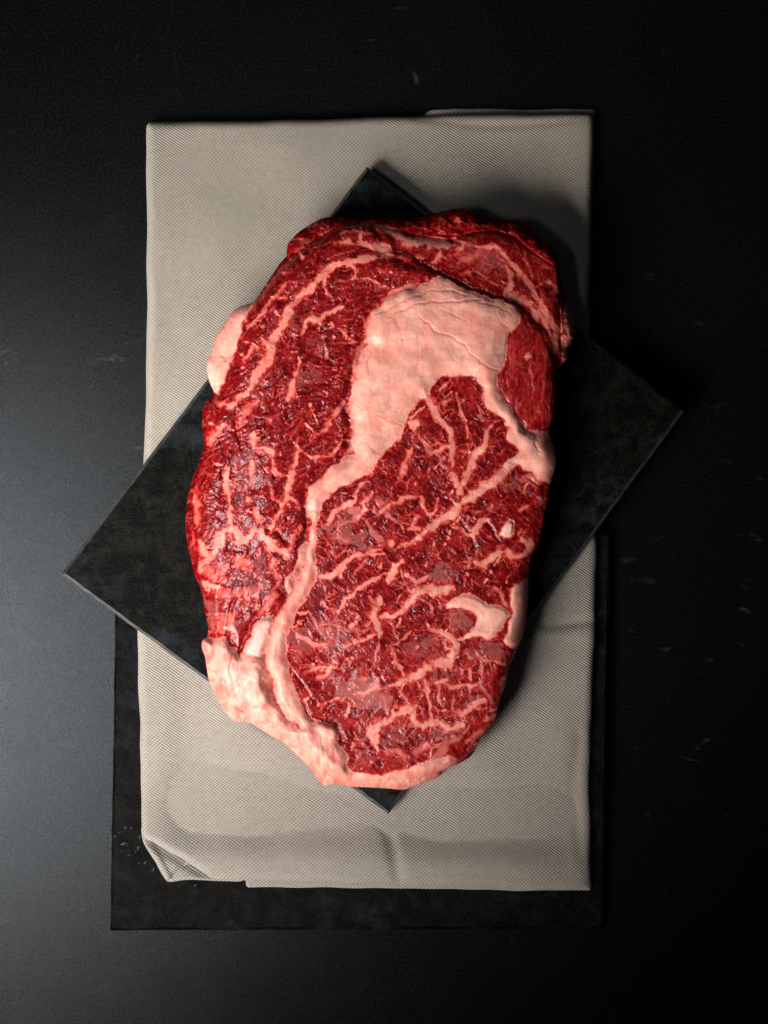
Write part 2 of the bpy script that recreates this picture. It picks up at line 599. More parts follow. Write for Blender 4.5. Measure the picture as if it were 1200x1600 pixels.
def top_z(fl, sd):
    x, y = fl.X, fl.Y
    z = 20 + 15 * ss(150, 480, y)
    z = z + (-1.0) * ss(1000, 1300, y)
    z = z + 5.5 * fbm(x / 170.0, y / 170.0, 3, 2) * ss(0, 50, sd)
    # dip above a soft crest along the lower hem
    z = z - 20.0 * gauss(x, y, 365, 1255, 105, 46, 0.12)
    z = z - 19.0 * gauss(x, y, 735, 1280, 115, 44, 0.05)
    z = z + 2.5 * gauss(x, y, 480, 1335, 220, 20) - 6.0 * gauss(x, y, 830, 1190, 60, 60) - 5.0 * gauss(x, y, 300, 1120, 40, 70)
    z = z + 3.0 * gauss(x, y, 760, 1352, 120, 16)
    # short creases
    c1 = fl.line([(590, 1268), (606, 1300), (618, 1345), (624, 1384)], 1.0, 1.0, 26, False, False)
    z = z - 4.0 * np.exp(-(np.maximum(c1, 0) / 9.0) ** 2)
    c2 = fl.line([(824, 972), (860, 977), (893, 974), (931, 968)], 0.5, 0.5, 30, False, False)
    z = z - 4.0 * np.exp(-(np.maximum(c2, 0) / 7.0) ** 2) + 3.0 * gauss(x, y, 880, 992, 60, 9)
    c3 = fl.line([(652, 185), (760, 196), (860, 192), (925, 184)], 0.5, 0.5, 30, False, False)
    z = z - 2.0 * np.exp(-(np.maximum(c3, 0) / 6.0) ** 2)
    c4 = 40 + 0 * fl.line([(240, 205), (300, 216), (400, 212)], 0.5, 0.5, 30, False, False)
    z = z - 2.0 * np.exp(-(np.maximum(c4, 0) / 6.0) ** 2)
    c5 = fl.line([(905, 1150), (896, 1240), (908, 1330), (922, 1385)], 0.5, 0.5, 30, False, False)
    z = z - 2.0 * np.exp(-(np.maximum(c5, 0) / 9.0) ** 2)
    z = z - 3.0 * gauss(x, y, 810, 330, 60, 50) - 2 * gauss(x, y, 350, 420, 90, 60)
    # stays under the board where the board lies on it
    z = z + 7.0 * gauss(x, y, 560, 1345, 330, 26) + 5.0 * gauss(x, y, 255, 1180, 22, 120)
    brd = fl.poly([(573, 260), (1070, 641), (607, 1273), (95, 897)], reach=60, smooth=False, warp=False)
    z = np.clip(z, base_z(y) + 6, Z_CLOTH - 0.6 + 13 * ss(4, 55, -brd))
    return z, base_z(y)


main_outline = [(229, 196), (233, 191), (300, 190), (420, 188), (560, 184), (700, 180), (850, 177), (925, 178), (929, 186),
                (926, 300), (921, 450), (921, 600), (925, 740), (932, 850), (932, 900), (930, 980), (926, 1080), (922, 1180), (922, 1300), (924, 1385), (921, 1391),
                (870, 1390), (840, 1391), (800, 1387), (720, 1384), (620, 1382), (500, 1378), (400, 1375), (338, 1374), (318, 1364), (290, 1346), (262, 1330), (240, 1316), (226, 1310), (222, 1290),
                (220, 1200), (217, 1080), (215, 1000), (218, 860), (223, 740), (227, 640), (230, 500), (229, 350)]


# top layer
def bottom_main(fl):
    return base_z(fl.Y) + 2


nap_part('top_fold', main_outline, top_z, bottom_main, 13.0)

# under layer: peeps out along the upper right and the lower hem
under = [(300, 235), (500, 230), (640, 205), (668, 174), (700, 171), (800, 171), (927, 170), (931, 173), (926, 190), (916, 260), (912, 500), (914, 740), (922, 900), (920, 1180), (922, 1370),
         (905, 1389), (800, 1391), (700, 1389), (500, 1387), (386, 1386), (384, 1384), (383, 1366), (384, 1300), (330, 1250), (300, 1000), (300, 500)]
nap_part('under_fold', under, lambda fl, sd: (base_z(fl.Y) + 4 + 0 * sd, base_z(fl.Y)), lambda fl: base_z(fl.Y) + 0.4, 5.0, step=3.0, inset=1.0)


# opened corner pocket at the lower left
def pocket(fl, sd):
    x, y = fl.X, fl.Y
    e = fl.line([(226, 1311), (240, 1318), (262, 1331), (290, 1347), (318, 1365), (345, 1378)], 0.1, 0.1, 60, False, False)
    z = base_z(y) + 12 - 7.5 * np.exp(-(np.maximum(e, 0) / 9.0) ** 2)
    g = fl.line([(265, 1376), (276, 1362), (288, 1352), (300, 1347)], 0.4, 0.4, 20, False, False)
    z = z - 4.5 * np.exp(-(np.maximum(g, 0) / 2.8) ** 2)
    rim = fl.line([(223, 1308), (240, 1338), (262, 1377)], 0.2, 0.2, 20, False, False)
    z = z + 3.0 * np.exp(-(np.maximum(rim - 5, 0) / 4.0) ** 2)
    z = z - 9.0 * ss(-2, 7, fl.poly(main_outline, reach=30, warp=False))
    z = np.maximum(z, base_z(y) + 2.5)
    return z, base_z(y)


nap_part('corner_fold', [(221, 1296), (224, 1316), (232, 1330), (243, 1347), (254, 1366), (262, 1377), (268, 1378), (300, 1375), (350, 1376), (380, 1372), (340, 1330), (270, 1290), (240, 1280), (226, 1282)],
         pocket, lambda fl: base_z(fl.Y) + 0.5, 5.0, step=1.5, inset=1.5)

# ------------------------------------------------------------------ steak fields
OUT = [(449, 383), (464, 365), (483, 352), (504, 341), (525, 339), (547, 341), (568, 344), (596, 341), (637, 342), (673, 335), (707, 327), (730, 326), (750, 337), (778, 344),
       (807, 344), (824, 354), (843, 369), (863, 385), (876, 405), (875, 427), (879, 450), (887, 476), (894, 495), (899, 518), (894, 535), (888, 546), (887, 561), (879, 570), (869, 580),
       (868, 600), (867, 628), (864, 651), (858, 668), (859, 680), (863, 693), (869, 713), (867, 733), (859, 759), (856, 784), (850, 807), (846, 835), (840, 855), (830, 868), (828, 883), (828, 900),
       (827, 921), (825, 953), (824, 977), (815, 999), (809, 1015), (803, 1028), (795, 1041), (792, 1057), (789, 1073), (781, 1092), (777, 1108), (773, 1127), (761, 1141), (753, 1151), (745, 1167), (736, 1181),
       (719, 1192), (700, 1201), (687, 1213), (668, 1221), (647, 1229), (629, 1234), (607, 1232), (570, 1230), (547, 1229), (525, 1225), (507, 1228), (497, 1217), (485, 1201), (469, 1185), (451, 1167), (435, 1156),
       (413, 1143), (395, 1132), (383, 1127), (375, 1130), (363, 1124), (352, 1113), (343, 1097), (335, 1084), (327, 1065), (323, 1044), (320, 1025), (315, 1012), (317, 999), (324, 995), (325, 980), (321, 959), (317, 935),
       (311, 913), (304, 900), (299, 875), (292, 848), (290, 813), (292, 787), (297, 760), (304, 739), (313, 717), (319, 691), (316, 669), (317, 640), (324, 624), (334, 614), (327, 596), (323, 572), (331, 548), (337, 527),
       (352, 503), (368, 483), (387, 475), (396, 473), (405, 460), (421, 436), (437, 412), (448, 399)]
# edge of the cut face itself; what lies between it and OUT is the lower flank
TOP = [(456, 404), (480, 380), (510, 362), (545, 352), (575, 350), (597, 353), (637, 363), (676, 370), (707, 373), (730, 364), (764, 360), (792, 364), (812, 374), (829, 390), (850, 404), (868, 418), (874, 445), (875, 480), (877, 505), (876, 541), (869, 572),
       (872, 600), (871, 628), (868, 651), (861, 668), (864, 690), (872, 713), (870, 735), (862, 760), (858, 790), (850, 830), (836, 872), (826, 900), (822, 950), (816, 990), (802, 1032), (792, 1070), (778, 1118), (750, 1160), (722, 1186), (690, 1204), (650, 1217), (610, 1221), (560, 1220), (520, 1214), (498, 1198), (470, 1172),
       (440, 1147), (405, 1128), (378, 1112), (352, 1092), (338, 1060), (330, 1020), (332, 985), (328, 945), (318, 915), (308, 880), (302, 845), (300, 810), (304, 770), (314, 730), (323, 700), (322, 665), (326, 640), (340, 614), (350, 590), (360, 570), (372, 545), (375, 520), (385, 495), (393, 476), (408, 462), (425, 438), (440, 418)]

G = Field(284, 906, 320, 1240, 0.9)
X, Y = G.X, G.Y
sd_out = G.poly(OUT, reach=100, warp=False)
sd_top = G.poly(TOP, reach=100, warp=False)
# organic wobble for everything drawn on the face
wx = 3.0 * perlin(X / 17, Y / 17, 11) + 1.3 * perlin(X / 5.5, Y / 5.5, 12)
wy = 3.0 * perlin(X / 17 + 40, Y / 17, 13) + 1.3 * perlin(X / 5.5, Y / 5.5 + 40, 14)
G.WX, G.WY = X + wx, Y + wy

KERNEL = [(484, 797), (479, 781), (485, 760), (501, 747), (515, 731), (536, 717), (553, 706), (546, 687), (554, 675), (549, 653), (544, 632), (549, 608), (556, 593), (555, 577), (560, 567), (564, 548), (576, 537), (571, 529), (574, 505), (584, 486), (600, 474), (608, 464), (631, 453), (655, 447), (676, 436), (692, 433), (707, 442), (733, 452), (761, 463), (790, 471),
          (807, 481), (814, 493), (808, 510), (794, 524), (792, 555), (784, 575), (776, 598), (787, 623), (804, 645), (815, 662), (829, 673), (845, 674), (858, 672), (866, 690), (874, 713), (870, 736), (862, 757), (846, 752), (826, 738), (806, 728), (795, 735), (782, 728), (787, 722), (806, 713), (806, 696), (790, 687), (795, 667), (776, 649), (758, 631), (753, 606),
          (738, 590), (713, 587), (693, 590), (674, 603), (674, 616), (664, 622), (655, 626), (648, 635), (636, 657), (631, 674), (619, 691), (600, 708), (591, 722), (578, 738), (562, 747), (536, 760), (520, 768), (507, 784), (501, 803), (497, 812), (488, 808)]
SEAM = [(480, 800), (500, 800), (495, 820), (494, 840), (493, 870), (494, 905), (480, 932), (464, 958), (452, 990), (447, 1017), (453, 1052), (465, 1084), (477, 1111), (490, 1127), (478, 1140), (462, 1132), (445, 1116), (432, 1096), (424, 1062), (414, 1026), (417, 1005), (431, 965), (444, 945), (454, 930), (462, 915), (470, 900), (476, 882), (480, 860), (483, 835), (486, 815)]
ROLL = [(317, 999), (324, 994), (334, 999), (352, 997), (357, 1008), (366, 1012), (374, 1024), (382, 1018), (413, 1024), (420, 1050), (427, 1084), (437, 1108), (455, 1127), (468, 1135), (488, 1126), (504, 1128), (520, 1132), (530, 1143), (528, 1160), (544, 1183), (541, 1196), (557, 1207), (593, 1211), (612, 1206), (647, 1197), (673, 1187), (702, 1182), (715, 1192),
        (700, 1206), (680, 1222), (640, 1240), (600, 1240), (540, 1238), (505, 1236), (480, 1210), (450, 1175), (410, 1150), (372, 1138), (340, 1108), (318, 1050), (308, 1010)]
PAD = [(405, 969), (397, 983), (388, 1001), (383, 1018), (397, 1026), (411, 1024), (418, 1001), (429, 969), (420, 962)]
FLAP = [(480, 845), (468, 857), (464, 880), (446, 904), (446, 922), (453, 927), (462, 914), (470, 896), (477, 873), (482, 855)]
SIDE = [(816, 494), (825, 508), (836, 512), (846, 520), (858, 545), (868, 562), (873, 590), (872, 628), (868, 652), (857, 667), (843, 672), (830, 670), (816, 660), (805, 644), (788, 622), (777, 598), (785, 575), (793, 555), (795, 525), (808, 510)]
KNOB = [(340, 618), (325, 600), (320, 572), (328, 545), (334, 524), (350, 500), (366, 480), (394, 470), (385, 495), (375, 520), (372, 545), (360, 570), (352, 590), (342, 614)]
LOBE = [(878, 500), (884, 470), (900, 490), (908, 520), (896, 550), (890, 575), (868, 585), (876, 560), (878, 530)]
UPPER = [(590, 470), (560, 420), (600, 398), (585, 383), (600, 392), (640, 402), (690, 429), (730, 448), (790, 467), (815, 490), (838, 510), (850, 525), (870, 562), (890, 560), (890, 400), (820, 350), (740, 330), (600, 340), (560, 345), (575, 360), (600, 380)]
UPPER = [(600, 392), (612, 384), (600, 368), (590, 352), (600, 335), (740, 320), (820, 340), (900, 400), (890, 500), (888, 570), (868, 568), (852, 530), (838, 512), (815, 492), (795, 470), (756, 458), (722, 446), (690, 430), (655, 412), (625, 400)]
CHUNK = [(697, 953), (700, 943), (713, 932), (732, 927), (748, 935), (761, 943), (775, 945), (791, 951), (796, 961), (788, 975), (780, 988), (769, 999), (748, 996), (727, 999), (713, 1001), (727, 991), (743, 980), (745, 969), (743, 956), (727, 953), (711, 949)]
RIM = [(796, 925), (807, 914), (825, 906), (834, 927), (832, 953), (828, 977), (818, 1001), (808, 1012), (796, 1010), (787, 1001), (792, 985), (796, 969), (800, 948)]
PLUG = [(794, 811), (805, 815), (801, 835), (787, 841), (780, 835), (787, 824)]
BIG_CAP = [(484, 797), (479, 781), (485, 760), (501, 747), (515, 731), (536, 717), (553, 706), (546, 687), (554, 675), (549, 653), (544, 632), (549, 608), (556, 593), (560, 567), (576, 537), (571, 529), (584, 486), (608, 464), (655, 447), (690, 430), (655, 412), (625, 400), (600, 392), (612, 384), (590, 352), (600, 325),
           (440, 330), (300, 480), (270, 700), (280, 900), (300, 1000), (352, 997), (374, 1024), (388, 1001), (405, 969), (430, 965), (454, 930), (470, 900), (480, 860), (486, 815)]

polys = {}
for nm, pl in (('kernel', KERNEL), ('seam', SEAM), ('roll', ROLL), ('pad', PAD), ('flap', FLAP), ('side', SIDE), ('knob', KNOB), ('lobe', LOBE), ('upper', UPPER), ('chunk', CHUNK), ('rim', RIM), ('plug', PLUG), ('cap', BIG_CAP)):
    polys[nm] = G.poly(pl, reach=40 if nm in ('kernel', 'side', 'roll', 'seam', 'knob', 'upper', 'cap') else 14)

# strokes: (points, half width start, end, amount of fat, film)
ST = [
    # cap muscle, left
    ([(606, 396), (573, 383), (547, 379), (524, 380)], 5, 2.5, .85, 0), ([(615, 400), (573, 404), (547, 409), (520, 417), (507, 427), (496, 439), (483, 452), (467, 465), (456, 478), (451, 492), (440, 511), (429, 529), (424, 545), (421, 561), (408, 577), (397, 596), (385, 618)], 3.5, 6.5, .80, 0),
    ([(536, 480), (515, 487), (501, 497), (485, 500), (475, 511), (468, 524)], 3.5, 2.5, .85, .2), ([(547, 410), (555, 428), (549, 436), (573, 436), (602, 449)], 1.5, 1.5, .8, 0), ([(504, 428), (507, 449), (513, 462)], 2.5, 2, .7, 0),
    ([(408, 532), (419, 537), (424, 545)], 3, 3, .8, 0), ([(397, 540), (389, 553), (377, 569)], 2, 2, .7, 0), ([(415, 478), (405, 497), (388, 512)], 3, 2.5, .6, .8), ([(447, 443), (435, 460), (424, 471), (411, 481)], 1.5, 2, .6, .2),
    ([(468, 575), (459, 593), (456, 615), (451, 626)], 3, 4.5, .75, 0), ([(528, 511), (541, 527), (560, 534)], 2, 3, .6, 0), ([(399, 601), (381, 616), (368, 627), (352, 633), (338, 627)], 5, 2, .8, 0),
    ([(401, 626), (387, 640), (379, 653), (371, 669)], 5, 3, .62, 0), ([(356, 663), (341, 672), (333, 683), (324, 694)], 4, 5, .72, 0), ([(397, 673), (395, 688), (400, 699), (413, 701), (424, 704), (427, 717), (429, 733), (440, 741), (453, 743)], 4, 2.5, .8, 0),
    ([(396, 718), (392, 739), (392, 757)], 3.5, 3, .75, 0), ([(356, 725), (353, 749), (357, 771), (360, 787), (360, 808), (363, 826)], 2.5, 3.5, .78, 0), ([(540, 628), (520, 651), (509, 669), (497, 676)], 3, 2.5, .7, .1),
    ([(464, 681), (464, 701), (477, 707), (493, 715), (515, 712), (528, 699), (534, 681)], 2, 1.5, .72, .1), ([(465, 705), (461, 725), (456, 744), (451, 765), (445, 784), (437, 800), (429, 816), (425, 830)], 3, 4, .75, 0),
    ([(451, 773), (464, 787), (468, 799)], 2, 2, .65, 0), ([(419, 758), (429, 781), (442, 790)], 3, 2, .6, 0), ([(384, 776), (389, 786)], 4, 4, .8, 0),
    ([(330, 869), (339, 853), (347, 837), (357, 827), (371, 832), (376, 843), (389, 840), (397, 829), (411, 835), (421, 848), (432, 856), (440, 863), (451, 866)], 6, 5.5, .88, 0), ([(315, 843), (317, 861), (328, 869), (320, 877), (306, 897)], 4, 5, .7, 0),
    ([(307, 747), (301, 771), (307, 792), (307, 822)], 4, 5, .60, 0), ([(298, 830), (303, 860)], 4, 4, .45, 0), ([(371, 875), (387, 888)], 6, 7, .62, 0), ([(419, 855), (424, 872), (424, 890)], 2.5, 2, .65, 0), ([(397, 795), (405, 815)], 4, 3, .62, 0), ([(370, 745), (363, 768)], 3, 2, .6, 0),
    ([(316, 668), (318, 640), (330, 622)], 3, 3, .6, 0), ([(315, 913), (330, 916), (347, 918)], 5, 3, .85, .1), ([(332, 925), (350, 926), (372, 925), (400, 922)], 6, 4, .42, .15), ([(360, 960), (364, 990)], 5, 5, .62, 0), ([(330, 965), (328, 990)], 6, 6, .42, .1), ([(380, 925), (392, 940)], 5, 4, .6, 0), ([(345, 960), (346, 990)], 4, 4, .5, .2),
    ([(462, 828), (456, 850), (450, 872)], 3, 3, .55, .1), ([(470, 820), (466, 835)], 2, 2, .6, 0), ([(440, 872), (428, 890), (432, 905)], 2, 2, .55, .1), ([(408, 905), (402, 925), (398, 950)], 1.6, 1.6, .5, .4), ([(418, 892), (440, 905), (424, 925)], 1.6, 1.6, .5, .4), ([(430, 925), (418, 945), (408, 960)], 4, 4, .5, .2),
    ([(352, 880), (345, 895), (350, 905)], 7, 6, .4, .1), ([(316, 880), (326, 895), (340, 908)], 5, 4, .5, .1),
    # upper muscle and the strip of fat along it
    ([(565, 347), (585, 350), (605, 358), (620, 367), (640, 376), (662, 377), (690, 380), (704, 385)], 4, 7, .9, 0), ([(706, 373), (716, 376), (727, 381), (722, 389), (711, 390)], 3, 2.5, .8, 0), ([(622, 392), (640, 400), (665, 403)], 2.5, 2, .6, 0),
    ([(578, 381), (597, 386), (614, 394)], 4, 3.5, .8, 0), ([(688, 395), (684, 405), (674, 411)], 4, 3, .75, 0), ([(733, 384), (761, 385), (778, 388), (795, 408), (815, 430), (829, 450), (843, 473), (860, 498), (872, 529)], 3, 5, .68, .05),
    ([(722, 427), (741, 425), (756, 433), (777, 448)], 2, 1.5, .6, .3), ([(790, 461), (800, 442), (797, 425), (789, 412)], 5, 2, .78, 0), ([(787, 458), (815, 469), (829, 480), (842, 502)], 5, 4.5, .7, .5), ([(838, 447), (849, 442), (866, 447), (874, 461)], 2, 3, .75, 0),
    ([(751, 387), (739, 402), (714, 411)], 4, 4, .5, .35), ([(818, 390), (824, 413), (832, 438)], 2, 2, .55, 0), ([(832, 398), (852, 413), (872, 422)], 2.5, 2.5, .5, .1), ([(835, 476), (852, 498), (863, 527), (869, 552)], 5, 5, .62, .1), ([(866, 460), (874, 480), (875, 520)], 2.5, 2.5, .6, 0),
    ([(715, 335), (735, 352)], 2, 2, .5, 0), ([(660, 360), (690, 352), (710, 346)], 1.5, 1.2, .4, 0), ([(488, 352), (500, 347), (512, 356), (500, 368)], 5, 3, .66, .1), ([(463, 372), (476, 378), (470, 388)], 3, 3, .55, .2), ([(528, 366), (550, 362), (580, 366)], 2, 3, .6, .1), ([(540, 395), (520, 402)], 1.5, 1.5, .5, .3),
    ([(776, 400), (790, 412)], 1.2, 1.2, .6, .2), ([(765, 395), (752, 410)], 1.2, 1.2, .5, .2), ([(700, 402), (715, 396), (730, 395)], 2, 2, .45, .1),
    # greyish film along the left border of the big lump of fat
    ([(590, 480), (576, 500), (573, 528), (562, 548), (556, 575), (552, 600)], 3, 3.5, .62, .6), ([(551, 610), (548, 640), (552, 670), (549, 700), (536, 718)], 2, 3, .6, .6), ([(600, 470), (625, 452), (655, 446)], 4, 3, .7, .5),
    # right flank muscle
    ([(820, 556), (830, 557)], 4, 3.5, .95, 0), ([(828, 568), (832, 600), (834, 612), (828, 628)], 1.2, 1.2, .62, 0), ([(852, 560), (850, 600), (842, 640)], 1.0, 1.0, .5, 0), ([(808, 560), (805, 575)], 1, 1, .5, 0), ([(846, 545), (858, 575)], 1.5, 1.2, .5, 0), ([(838, 640), (846, 655)], 2, 1.2, .5, 0),
    # rib-eye
    ([(664, 612), (670, 622), (682, 651), (699, 668), (706, 691), (707, 715), (706, 736)], 5, 3, .82, 0), ([(798, 728), (784, 742), (770, 753), (753, 764), (736, 778), (719, 790), (707, 801), (687, 815), (668, 829), (648, 845)], 6.5, 4, .95, 0), ([(650, 842), (628, 852), (614, 860)], 2.5, 1.5, .7, 0),
    ([(758, 672), (761, 688), (755, 699), (744, 710), (738, 725), (730, 742), (721, 759), (713, 778)], 4, 4.5, .92, 0), ([(702, 735), (710, 744), (714, 762)], 3.5, 4, .95, 0), ([(730, 694), (733, 715)], 1.8, 1.8, .8, 0), ([(713, 615), (719, 637), (727, 657), (731, 684)], 1.3, 2, .75, 0),
    ([(707, 691), (699, 696), (685, 705), (675, 710)], 2.5, 2, .8, 0), ([(640, 660), (652, 664), (648, 672)], 5, 4, .85, 0), ([(656, 679), (665, 696), (676, 708), (687, 713), (693, 727), (706, 735)], 1.8, 2.0, .55, .9), ([(645, 694), (639, 713), (631, 727), (627, 744)], 2.5, 4.5, .75, 0),
    ([(685, 632), (706, 624)], 3, 2, .7, .2), ([(747, 635), (750, 645), (756, 659)], 2, 2, .5, .8), ([(656, 778), (639, 776), (622, 784), (605, 793), (586, 806)], 3, 2.5, .75, 0), ([(659, 779), (665, 795), (673, 804), (682, 795), (685, 779)], 2.5, 2, .75, 0), ([(653, 808), (642, 824), (661, 825)], 2.5, 3, .7, 0),
    ([(708, 824), (721, 824), (730, 835), (741, 835), (747, 821), (763, 811)], 1.5, 4, .8, 0), ([(736, 873), (753, 883), (770, 869), (787, 861), (801, 869), (821, 866), (829, 855), (823, 844), (807, 843)], 4, 3.5, .9, 0), ([(752, 893), (766, 882)], 2, 3, .7, 0), ([(812, 796), (828, 791)], 3, 2, .75, 0), ([(838, 778), (847, 784)], 5, 4, .85, 0), ([(815, 750), (830, 748), (845, 757)], 5, 5, .6, .3),
    ([(631, 873), (617, 886), (611, 900), (607, 914)], 3, 5, .95, 0), ([(616, 842), (608, 856)], 4, 4, .85, 0), ([(671, 899), (653, 909), (632, 897)], 3, 1.5, .75, .1), ([(626, 893), (632, 905), (640, 925)], 1.2, 1.2, .7, .1), ([(556, 875), (577, 863), (596, 856)], 2, 2.5, .65, 0),
    ([(600, 897), (586, 903), (577, 909), (560, 920), (541, 937), (530, 955)], 2.5, 3.5, .85, 0), ([(574, 747), (555, 771), (555, 781), (536, 792), (520, 805), (511, 821)], 2, 4, .75, 0), ([(583, 769), (568, 787), (571, 797), (553, 809)], 2.5, 2, .7, 0), ([(602, 863), (581, 867), (560, 867), (541, 875), (531, 888), (515, 899), (499, 902)], 1.5, 4, .85, 0),
    ([(573, 869), (563, 885), (551, 903)], 2, 1.5, .6, .2), ([(596, 933), (588, 951), (583, 964), (588, 980), (593, 993)], 4, 4, .9, 0), ([(593, 991), (575, 996), (556, 1004), (538, 1008)], 3, 2.5, .8, 0), ([(708, 918), (689, 921), (673, 920), (657, 924), (647, 935), (631, 951), (615, 961), (594, 964)], 6.5, 3, .95, 0), ([(690, 924), (668, 926)], 5, 4, .9, 0),
    ([(775, 914), (780, 927), (796, 950)], 2, 2.5, .7, .2), ([(670, 981), (687, 988), (695, 993), (711, 999), (712, 1012), (706, 1026)], 3, 5, .9, 0), ([(708, 1020), (700, 1034), (687, 1034), (673, 1040), (657, 1048), (647, 1057), (631, 1063), (610, 1072)], 8.5, 3.5, .95, 0),
    ([(692, 1004), (695, 1013), (703, 1016), (709, 1008), (705, 999), (697, 998), (692, 1004)], 1.5, 1.5, .8, .1), ([(612, 1008), (617, 1031), (628, 1047), (631, 1063), (628, 1081), (636, 1097), (645, 1104)], 1.6, 2, .75, .35), ([(650, 1101), (644, 1116), (649, 1129), (665, 1135), (673, 1129), (689, 1129), (700, 1137), (713, 1135), (724, 1129), (728, 1120)], 3.5, 4.5, .95, 0),
    ([(648, 1107), (631, 1111), (615, 1121), (596, 1132), (580, 1143), (585, 1153), (591, 1171)], 5.5, 5, .92, 0), ([(714, 1114), (729, 1111), (745, 1100), (761, 1091)], 4, 3.5, .8, 0), ([(663, 1063), (668, 1087), (673, 1105), (673, 1123)], 2.2, 1.6, .8, .2), ([(652, 1068), (656, 1078)], 1.2, 1, .8, 0),
    ([(653, 1100), (660, 1108), (662, 1120)], 1.2, 1, .7, 0), ([(689, 1063), (705, 1073), (721, 1073), (747, 1070)], 3, 3, .7, 0), ([(688, 1070), (686, 1090), (694, 1104)], 1.4, 1.2, .65, .1), ([(751, 1063), (753, 1076), (764, 1089), (773, 1102)], 2.5, 3, .55, .7), ([(741, 1008), (745, 1020), (753, 1033), (752, 1058)], 1.5, 1.8, .7, .3),
    ([(712, 1038), (720, 1047), (724, 1062)], 1.3, 1.3, .75, .1), ([(734, 1046), (737, 1068)], 1.5, 1.5, .75, .1), ([(556, 1085), (575, 1079), (593, 1070)], 3, 3.5, .85, 0), ([(592, 1000), (590, 1023), (586, 1049), (588, 1072)], 1.1, 1.1, .6, .6), ([(592, 1077), (601, 1100), (608, 1120)], 1.8, 3.5, .5, .9),
    ([(466, 990), (483, 1001), (499, 1009), (513, 1007)], 4, 3, .72, 0), ([(481, 1050), (501, 1044), (515, 1044), (509, 1054), (498, 1058)], 2.5, 4, .8, 0), ([(499, 977), (520, 977), (536, 983), (563, 985), (578, 982)], 1.6, 2, .6, .2), ([(515, 1096), (533, 1089)], 1.5, 1.2, .85, .1),
    ([(646, 1183), (657, 1169), (674, 1160)], 5, 4, .55, .1), ([(671, 1184), (673, 1169), (689, 1163)], 1.6, 1.8, .7, .1), ([(757, 1125), (777, 1119)], 3, 3.5, .75, 0), ([(726, 1162), (748, 1145), (760, 1136)], 3, 3, .6, .1), ([(780, 1083), (788, 1058)], 3, 3.5, .7, .1), ([(602, 1172), (628, 1177), (632, 1195)], 3.5, 3, .6, 0), ([(700, 1160), (690, 1175), (672, 1190)], 6, 5, .5, .7),
    ([(735, 1012), (725, 1018), (738, 1028)], 2, 3, .65, 0), ([(748, 1030), (770, 1033), (795, 1038)], 2, 2, .65, .1), ([(606, 968), (615, 985), (622, 1000)], 1.4, 1.4, .6, .5), ([(560, 1062), (572, 1060)], 3, 4, .6, 0), ([(548, 1000), (536, 1012)], 1.5, 1.5, .55, .3), ([(484, 960), (494, 975), (506, 990), (520, 996)], 2, 3, .45, .9), ([(494, 885), (500, 905), (512, 925)], 1.5, 1.2, .5, .7), ([(502, 938), (512, 950), (525, 952)], 2.5, 2, .6, .5),
    ([(575, 930), (585, 942), (597, 948)], 2, 2, .55, .7), ([(525, 825), (545, 815), (560, 812)], 2, 2, .55, .6), ([(640, 985), (620, 1005), (604, 1012)], 1.3, 1.5, .65, .2), ([(655, 935), (672, 944), (676, 960)], 1.2, 1.2, .7, .2), ([(666, 975), (676, 985), (690, 988)], 2.5, 2.5, .8, 0),
    ([(686, 1128), (684, 1112), (679, 1104)], 1.2, 1.2, .7, .1), ([(708, 1122), (706, 1100), (708, 1085)], 1.2, 1.2, .55, .6), ([(735, 1130), (722, 1150), (700, 1160)], 2, 2, .5, .6), ([(765, 1130), (745, 1150), (730, 1172)], 2, 2, .45, .5),
    ([(600, 800), (618, 812), (632, 832)], 1.5, 1.8, .5, .8), ([(570, 815), (590, 838), (600, 852)], 3, 4, .42, .9), ([(531, 836), (540, 848)], 4, 5, .4, .9), ([(545, 795), (560, 800)], 5, 6, .42, .9),
]

fat = np.zeros(G.shape, np.float32)
film_sheen = np.zeros(G.shape, np.float32)
vein_q = []
vn1 = 1.5 * perlin(X / 9, Y / 9, 15)
vn2 = 1.5 * perlin(X / 3.5, Y / 3.5, 16)
vn3 = 1.6 * perlin(X / 21, Y / 21, 18)
vmod = 0.86 + 0.22 * fbm(X / 14, Y / 14, 17, 2)
for pts, r0, r1, a, fm in ST:
    q = G.line(pts, r0 * 1.22, r1 * 1.22, reach=9) + (0.6 + 0.38 * (r0 + r1) / 2) * vn1 + (0.3 + 0.30 * (r0 + r1) / 2) * vn3 + 0.7 * vn2
    soft = 1.7 + 0.5 * r0
    f = a * np.clip(vmod, 0, 1.05) * ss(soft + 0.7, -soft, q)
    fat = np.maximum(fat, f)
    if fm: film_sheen = np.maximum(film_sheen, fm * ss(1.0, -1.0, q))
    vein_q.append(q)

lean_zone = np.ones(G.shape, bool)
for nm, a in (('kernel', .90), ('seam', .86), ('roll', .90), ('pad', 1.12), ('knob', .92), ('lobe', .72), ('chunk', .91), ('rim', .90), ('plug', .93)):
    fat = np.maximum(fat, a * ss(-3.2, 2.6, polys[nm] + 0.5 * vn2 + 0.8 * vn1) * (0.93 + 0.10 * vmod))
fl_m = ss(-1, 1, polys['flap'])
fat = np.maximum(fat * (1 - fl_m), 0.82 * fl_m)
film_sheen = np.maximum(film_sheen, 0.75 * fl_m)
film_sheen = np.maximum(film_sheen, 0.4 * ss(-1, 1, polys['pad']))
big_fat = fat > 0.66

